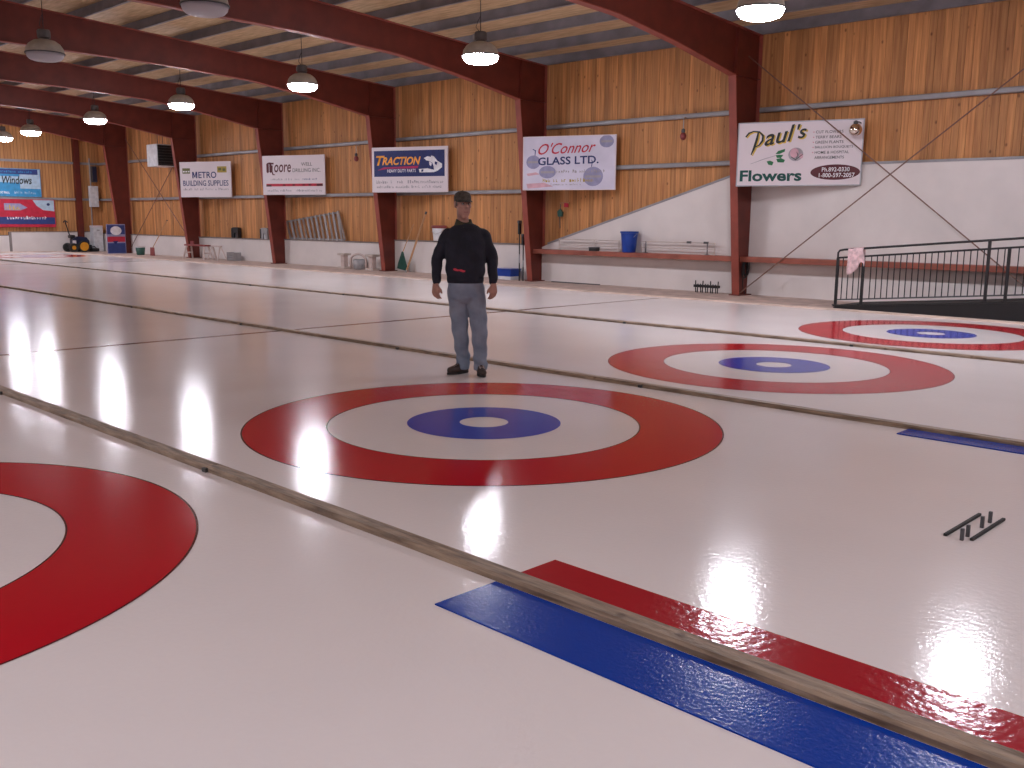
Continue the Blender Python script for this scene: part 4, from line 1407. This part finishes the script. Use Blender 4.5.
# head
b.ellipsoid(hp(0, 0.012, 0.035), (0.079, 0.098, 0.095), rot=head_rot)
b.ellipsoid(hp(0, -0.022, -0.042), (0.066, 0.072, 0.100), rot=head_rot)
b.ellipsoid(hp(0, -0.052, -0.115), (0.036, 0.032, 0.028), rot=head_rot)         # chin
b.capsule(hp(0, -0.093, 0.020), hp(0, -0.113, -0.022), 0.011, 0.016)             # nose
b.ellipsoid(hp(-0.012, -0.104, -0.026), (0.010, 0.010, 0.008), rot=head_rot)
b.ellipsoid(hp(0.012, -0.104, -0.026), (0.010, 0.010, 0.008), rot=head_rot)
b.capsule(hp(-0.042, -0.080, 0.030), hp(0.042, -0.080, 0.030), 0.014, 0.014)     # brow
for s in (-1, 1):
    b.ellipsoid(hp(s * 0.042, -0.062, -0.015), (0.024, 0.024, 0.022), rot=head_rot)   # cheek
    b.ellipsoid(hp(s * 0.078, 0.012, 0.0), (0.010, 0.020, 0.034), rot=head_rot)       # ear
b.capsule((-0.025, 0.02, 1.46), hp(0, 0.015, -0.06), 0.060, 0.056)               # neck
# trunk and limbs under the clothes
b.loft([(-0.01, 0.01, 0.84, 0.15, 0.10), (-0.01, 0.01, 0.95, 0.165, 0.115), (-0.01, 0.0, 1.12, 0.155, 0.115), (-0.01, 0.0, 1.30, 0.175, 0.115),
        (-0.01, 0.01, 1.42, 0.17, 0.095), (-0.01, 0.015, 1.50, 0.09, 0.065)])
for S, E, W in ((SHL, ELL, WRL), (SHR, ELR, WRR)):
    b.capsule((S[0] * 0.95, S[1], S[2] - 0.035), E, 0.050, 0.043)
    b.capsule(E, W, 0.042, 0.029)
for Hh, K, A in ((HIPL, KNL, ANL), (HIPR, KNR, ANR)):
    b.capsule(Hh, K, 0.085, 0.055)
    b.capsule(K, A, 0.055, 0.040)
b.capsule((ANL[0], ANL[1], 0.075), (-0.10, 0.03, 0.05), 0.035, 0.03)
b.capsule((ANR[0], ANR[1], 0.075), (0.15, -0.13, 0.05), 0.035, 0.03)


# hands: palm, four curled fingers, thumb
def hand(b, W, side):
    """side -1: image-left hand, +1: image-right; palm turned to the thigh, knuckles outward"""
    inn = -side
    w = Vector(W)
    sp = Vector((-inn * 0.82, 0.57, 0))                   # index (inner, front) to little finger (outer, back)
    pn = Vector((inn * 0.57, 0.82, 0))                    # palm looks back and in
    ln = (0.070, 0.078, 0.073, 0.058)
    for k in range(4):
        base = w + sp * (-0.034 + 0.0225 * k) + Vector((0, 0, -0.080))
        b.capsule(w + sp * (-0.016 + 0.011 * k) + Vector((0, 0, -0.003)), base, 0.0185, 0.0138)
        p1 = base + pn * 0.008 + Vector((0, 0, -ln[k] * 0.46))
        p2 = p1 + pn * 0.018 + Vector((0, 0, -ln[k] * 0.30))
        p3 = p2 + pn * 0.018 + Vector((0, 0, -ln[k] * 0.15))
        b.capsule(base, p1, 0.0104, 0.0096)
        b.capsule(p1, p2, 0.0096, 0.0089)
        b.capsule(p2, p3, 0.0089, 0.0078)
    t0 = w - sp * 0.022 + pn * 0.006 + Vector((0, 0, -0.024))
    t1 = t0 - sp * 0.030 + pn * 0.010 + Vector((0, 0, -0.034))
    t2 = t1 - sp * 0.006 + pn * 0.008 + Vector((0, 0, -0.030))
    b.capsule(t0, t1, 0.0160, 0.0120)
    b.capsule(t1, t2, 0.0116, 0.0092)


hand(b, (WRL[0] - 0.004, WRL[1] - 0.006, WRL[2] - 0.012), -1)
hand(b, (WRR[0] + 0.004, WRR[1] - 0.006, WRR[2] - 0.012), 1)
link('body', blob(b, 0.0055, 3), 'skin', man, smooth=True)

# face details
for s in (-1, 1):
    e = MB().ellipsoid(hp(s * 0.030, -0.078, 0.008), (0.0125, 0.0125, 0.0095), 14, 9, rot=head_rot).build('eye', 'eye', man, smooth=True)
    MB().ellipsoid(hp(s * 0.030, -0.0888, 0.008), (0.005, 0.003, 0.005), 10, 7, rot=head_rot).build('pupil', 'pupil', e, smooth=True)
    MB().capsule(hp(s * 0.014, -0.094, 0.030), hp(s * 0.048, -0.086, 0.030), 0.0048, 0.0038, 8).build('eyebrow', 'hair', man, smooth=True)
MB().capsule(hp(-0.020, -0.0860, -0.072), hp(0.020, -0.0860, -0.072), 0.0055, 0.0055, 8, m=4).build('mouth', 'lips', man, smooth=True)
# short hair below the cap
hb = MB().ellipsoid(hp(0, 0.030, 0.020), (0.0795, 0.086, 0.075), rot=head_rot)
hb.ellipsoid(hp(-0.072, -0.012, 0.012), (0.009, 0.016, 0.028), rot=head_rot)
hb.ellipsoid(hp(0.072, -0.012, 0.012), (0.009, 0.016, 0.028), rot=head_rot)
link('hair', blob(hb, 0.006, 3), 'hair', man, smooth=True)
# cap: crown, brim, button
m = MB()
rows = [(0.0815, 0.104, 0.036), (0.0835, 0.107, 0.060), (0.080, 0.103, 0.088), (0.066, 0.086, 0.114), (0.040, 0.052, 0.130), (0.010, 0.012, 0.135)]
nn = 28
for rx, ry, z in rows:
    for k in range(nn):
        a = 2 * math.pi * k / nn
        m.v.append(hp(rx * math.cos(a), 0.008 + ry * math.sin(a), z))
for i in range(len(rows) - 1):
    for k in range(nn):
        a0 = i * nn + k
        a1 = i * nn + (k + 1) % nn
        m.f.append((a0, a1, a1 + nn, a0 + nn))
m.f.append(tuple((len(rows) - 1) * nn + k for k in range(nn)))
m.f.append(tuple(range(nn - 1, -1, -1)))
cap = m.build('cap', 'cap_cloth', man, smooth=True)
m = MB()
for lay, dz in ((0, 0.0), (1, 0.006)):
    for k in range(15):
        a = math.pi + math.pi * k / 14
        c, s = math.cos(a), math.sin(a)
        m.v.append(hp(0.078 * c, 0.0 + 0.094 * s, 0.040 + dz))
        m.v.append(hp(0.077 * c, -0.015 + 0.152 * s, 0.036 + dz - 0.014 * (1 - abs(c)) - 0.012 * abs(c)))
for k in range(14):
    i = 2 * k
    m.f.append((i, i + 1, i + 3, i + 2))
    j = 30 + 2 * k
    m.f.append((j, j + 2, j + 3, j + 1))
    m.f.append((i + 1, j + 1, j + 3, i + 3))
    m.f.append((i, i + 2, j + 2, j))
m.build('brim', 'cap_cloth', cap, smooth=True)
MB().ellipsoid(hp(0, 0.008, 0.136), (0.008, 0.008, 0.005), 10, 6).build('button', 'cap_cloth', cap, smooth=True)

# sweater
b = MB()
b.loft([(-0.010, 0.012, 0.945, 0.172, 0.128), (-0.010, 0.010, 0.980, 0.186, 0.146), (-0.010, 0.005, 1.06, 0.198, 0.152), (-0.010, 0.0, 1.20, 0.203, 0.150),
        (-0.010, 0.0, 1.32, 0.208, 0.146), (-0.010, 0.006, 1.40, 0.200, 0.132), (-0.011, 0.010, 1.455, 0.176, 0.112), (-0.014, 0.014, 1.500, 0.125, 0.092), (-0.020, 0.018, 1.525, 0.088, 0.080)])
for S, E, W in ((SHL, ELL, WRL), (SHR, ELR, WRR)):
    b.capsule((S[0] * 0.95, S[1], S[2] - 0.028), E, 0.080, 0.064)
    w2 = Vector(E).lerp(Vector(W), 0.90)
    b.capsule(E, tuple(w2), 0.061, 0.045)
    b.capsule(tuple(Vector(E).lerp(Vector(W), 0.88)), tuple(Vector(E).lerp(Vector(W), 0.97)), 0.036, 0.036)
swe = link('sweater', blob(b, 0.0085, 8), 'sweater', man, smooth=True)
me = swe.data
rnd = random.Random(3)
for v in me.vertices:                                     # soft folds
    x, y, z = v.co
    k = 0.0035 * math.sin(z * 46 + x * 20) + 0.003 * math.sin(z * 25 - x * 34 + y * 12)
    v.co += v.normal * k
m = MB().loft([(-0.010, 0.012, 0.935, 0.180, 0.136), (-0.010, 0.012, 0.955, 0.186, 0.142), (-0.010, 0.010, 0.99, 0.187, 0.145)])
m.build('hem_band', 'sweater', swe, smooth=True)
# small red mark on the sweater front
bv = BVHTree.FromPolygons([v.co[:] for v in me.vertices], [p.vertices[:] for p in me.polygons])


def on_front(x, z, d=0.004):
    hit = bv.ray_cast(Vector((x, -1, z)), Vector((0, 1, 0)))[0]
    return (x, (hit.y if hit else -0.15) - d, z)


m = MB()
g = [on_front(-0.125 + 0.115 * i / 6, 1.085 + 0.004 * math.sin(i * 2) - 0.003 * i) for i in range(7)]
g2 = [on_front(-0.130 + 0.118 * i / 6, 1.066 + 0.004 * math.cos(i * 2) - 0.003 * i) for i in range(7)]
m.v = g + g2
m.f = [(i, i + 1, 8 + i, 7 + i) for i in range(6)]
mk = m.build('red_mark', 'ink_red', swe)
mk['label'] = 'small red printed mark'
# shirt collar
m = MB()
nn = 24
for r, z in ((0.074, 1.500), (0.066, 1.540), (0.074, 1.568), (0.083, 1.540), (0.096, 1.508)):
    for k in range(nn):
        a = 2 * math.pi * k / nn
        front = max(0, -math.sin(a - 0.25))
        m.v.append((-0.026 + r * math.cos(a) * (1 + 0.06 * front), 0.012 + r * 1.0 * math.sin(a), z - 0.035 * front ** 2))
for i in range(4):
    for k in range(nn):
        a0 = i * nn + k
        a1 = i * nn + (k + 1) % nn
        m.f.append((a0, a1, a1 + nn, a0 + nn))
m.build('collar', 'shirt', man, smooth=True)

# jeans
b = MB()
b.loft([(-0.008, 0.01, 0.735, 0.14, 0.085), (-0.004, 0.01, 0.79, 0.182, 0.122), (-0.008, 0.01, 0.88, 0.183, 0.134), (-0.008, 0.01, 1.0, 0.170, 0.124)])
for Hh, K, A, sx in ((HIPL, KNL, ANL, -1), (HIPR, KNR, ANR, 1)):
    b.capsule((Hh[0] - sx * 0.002, Hh[1], 0.86), K, 0.104, 0.087)
    b.capsule(K, (A[0], A[1], 0.14), 0.087, 0.067)
    b.lathe([(0.068, 0.045), (0.072, 0.06), (0.071, 0.22), (0.062, 0.24)], 20, (A[0], A[1], 0.0))
jn = link('jeans', blob(b, 0.0085, 6), 'jeans', man, smooth=True)
for v in jn.data.vertices:
    x, y, z = v.co
    k = 0.005 * math.sin(z * 38 + x * 22 + y * 9) * (1 if z < 0.7 else 0.5) + 0.006 * math.sin(z * 70 + x * 30) * max(0, 1 - abs(z - 0.14) / 0.13)
    v.co += v.normal * k


# shoes
def shoe(A, ang, name='shoe'):
    R = Matrix.Rotation(ang, 3, 'Z')
    P = lambda x, y, z: tuple(Vector((A[0], A[1], 0)) + R @ Vector((x, y, z)))
    b = MB()
    b.capsule(P(0, 0.03, 0.052), P(0, -0.10, 0.050), 0.040, 0.042)
    b.capsule(P(0, -0.09, 0.050), P(0.004, -0.165, 0.045), 0.045, 0.036)
    b.capsule(P(0, 0.03, 0.06), P(0, -0.02, 0.085), 0.040, 0.042)
    b.capsule(P(0, -0.02, 0.085), P(0, -0.08, 0.070), 0.038, 0.034)
    s = link(name, blob(b, 0.006, 4), 'shoe', man, smooth=True)
    for v in s.data.vertices:
        if v.co.z < 0.018:
            v.co.z = 0.018
    outl = []
    for k in range(28):
        a = 2 * math.pi * k / 28
        y = 0.138 * math.sin(a) - 0.066
        wdt = 0.046 if y < -0.06 else 0.040
        p = P(wdt * math.cos(a), y, 0)
        outl.append((p[0], p[1]))
    MB().hexa(outl, 0.002, 0.024).build('sole', 'sole', s, bevel=0.003)
    for k in range(4):
        yy = -0.055 - 0.022 * k
        MB().capsule(P(-0.022, yy, 0.108 - 0.008 * k), P(0.022, yy - 0.006, 0.108 - 0.008 * k), 0.0035, 0.0035, 6, m=3).build('lace', 'pale_leg', s)


shoe(ANL, math.radians(-52))
shoe(ANR, math.radians(8))
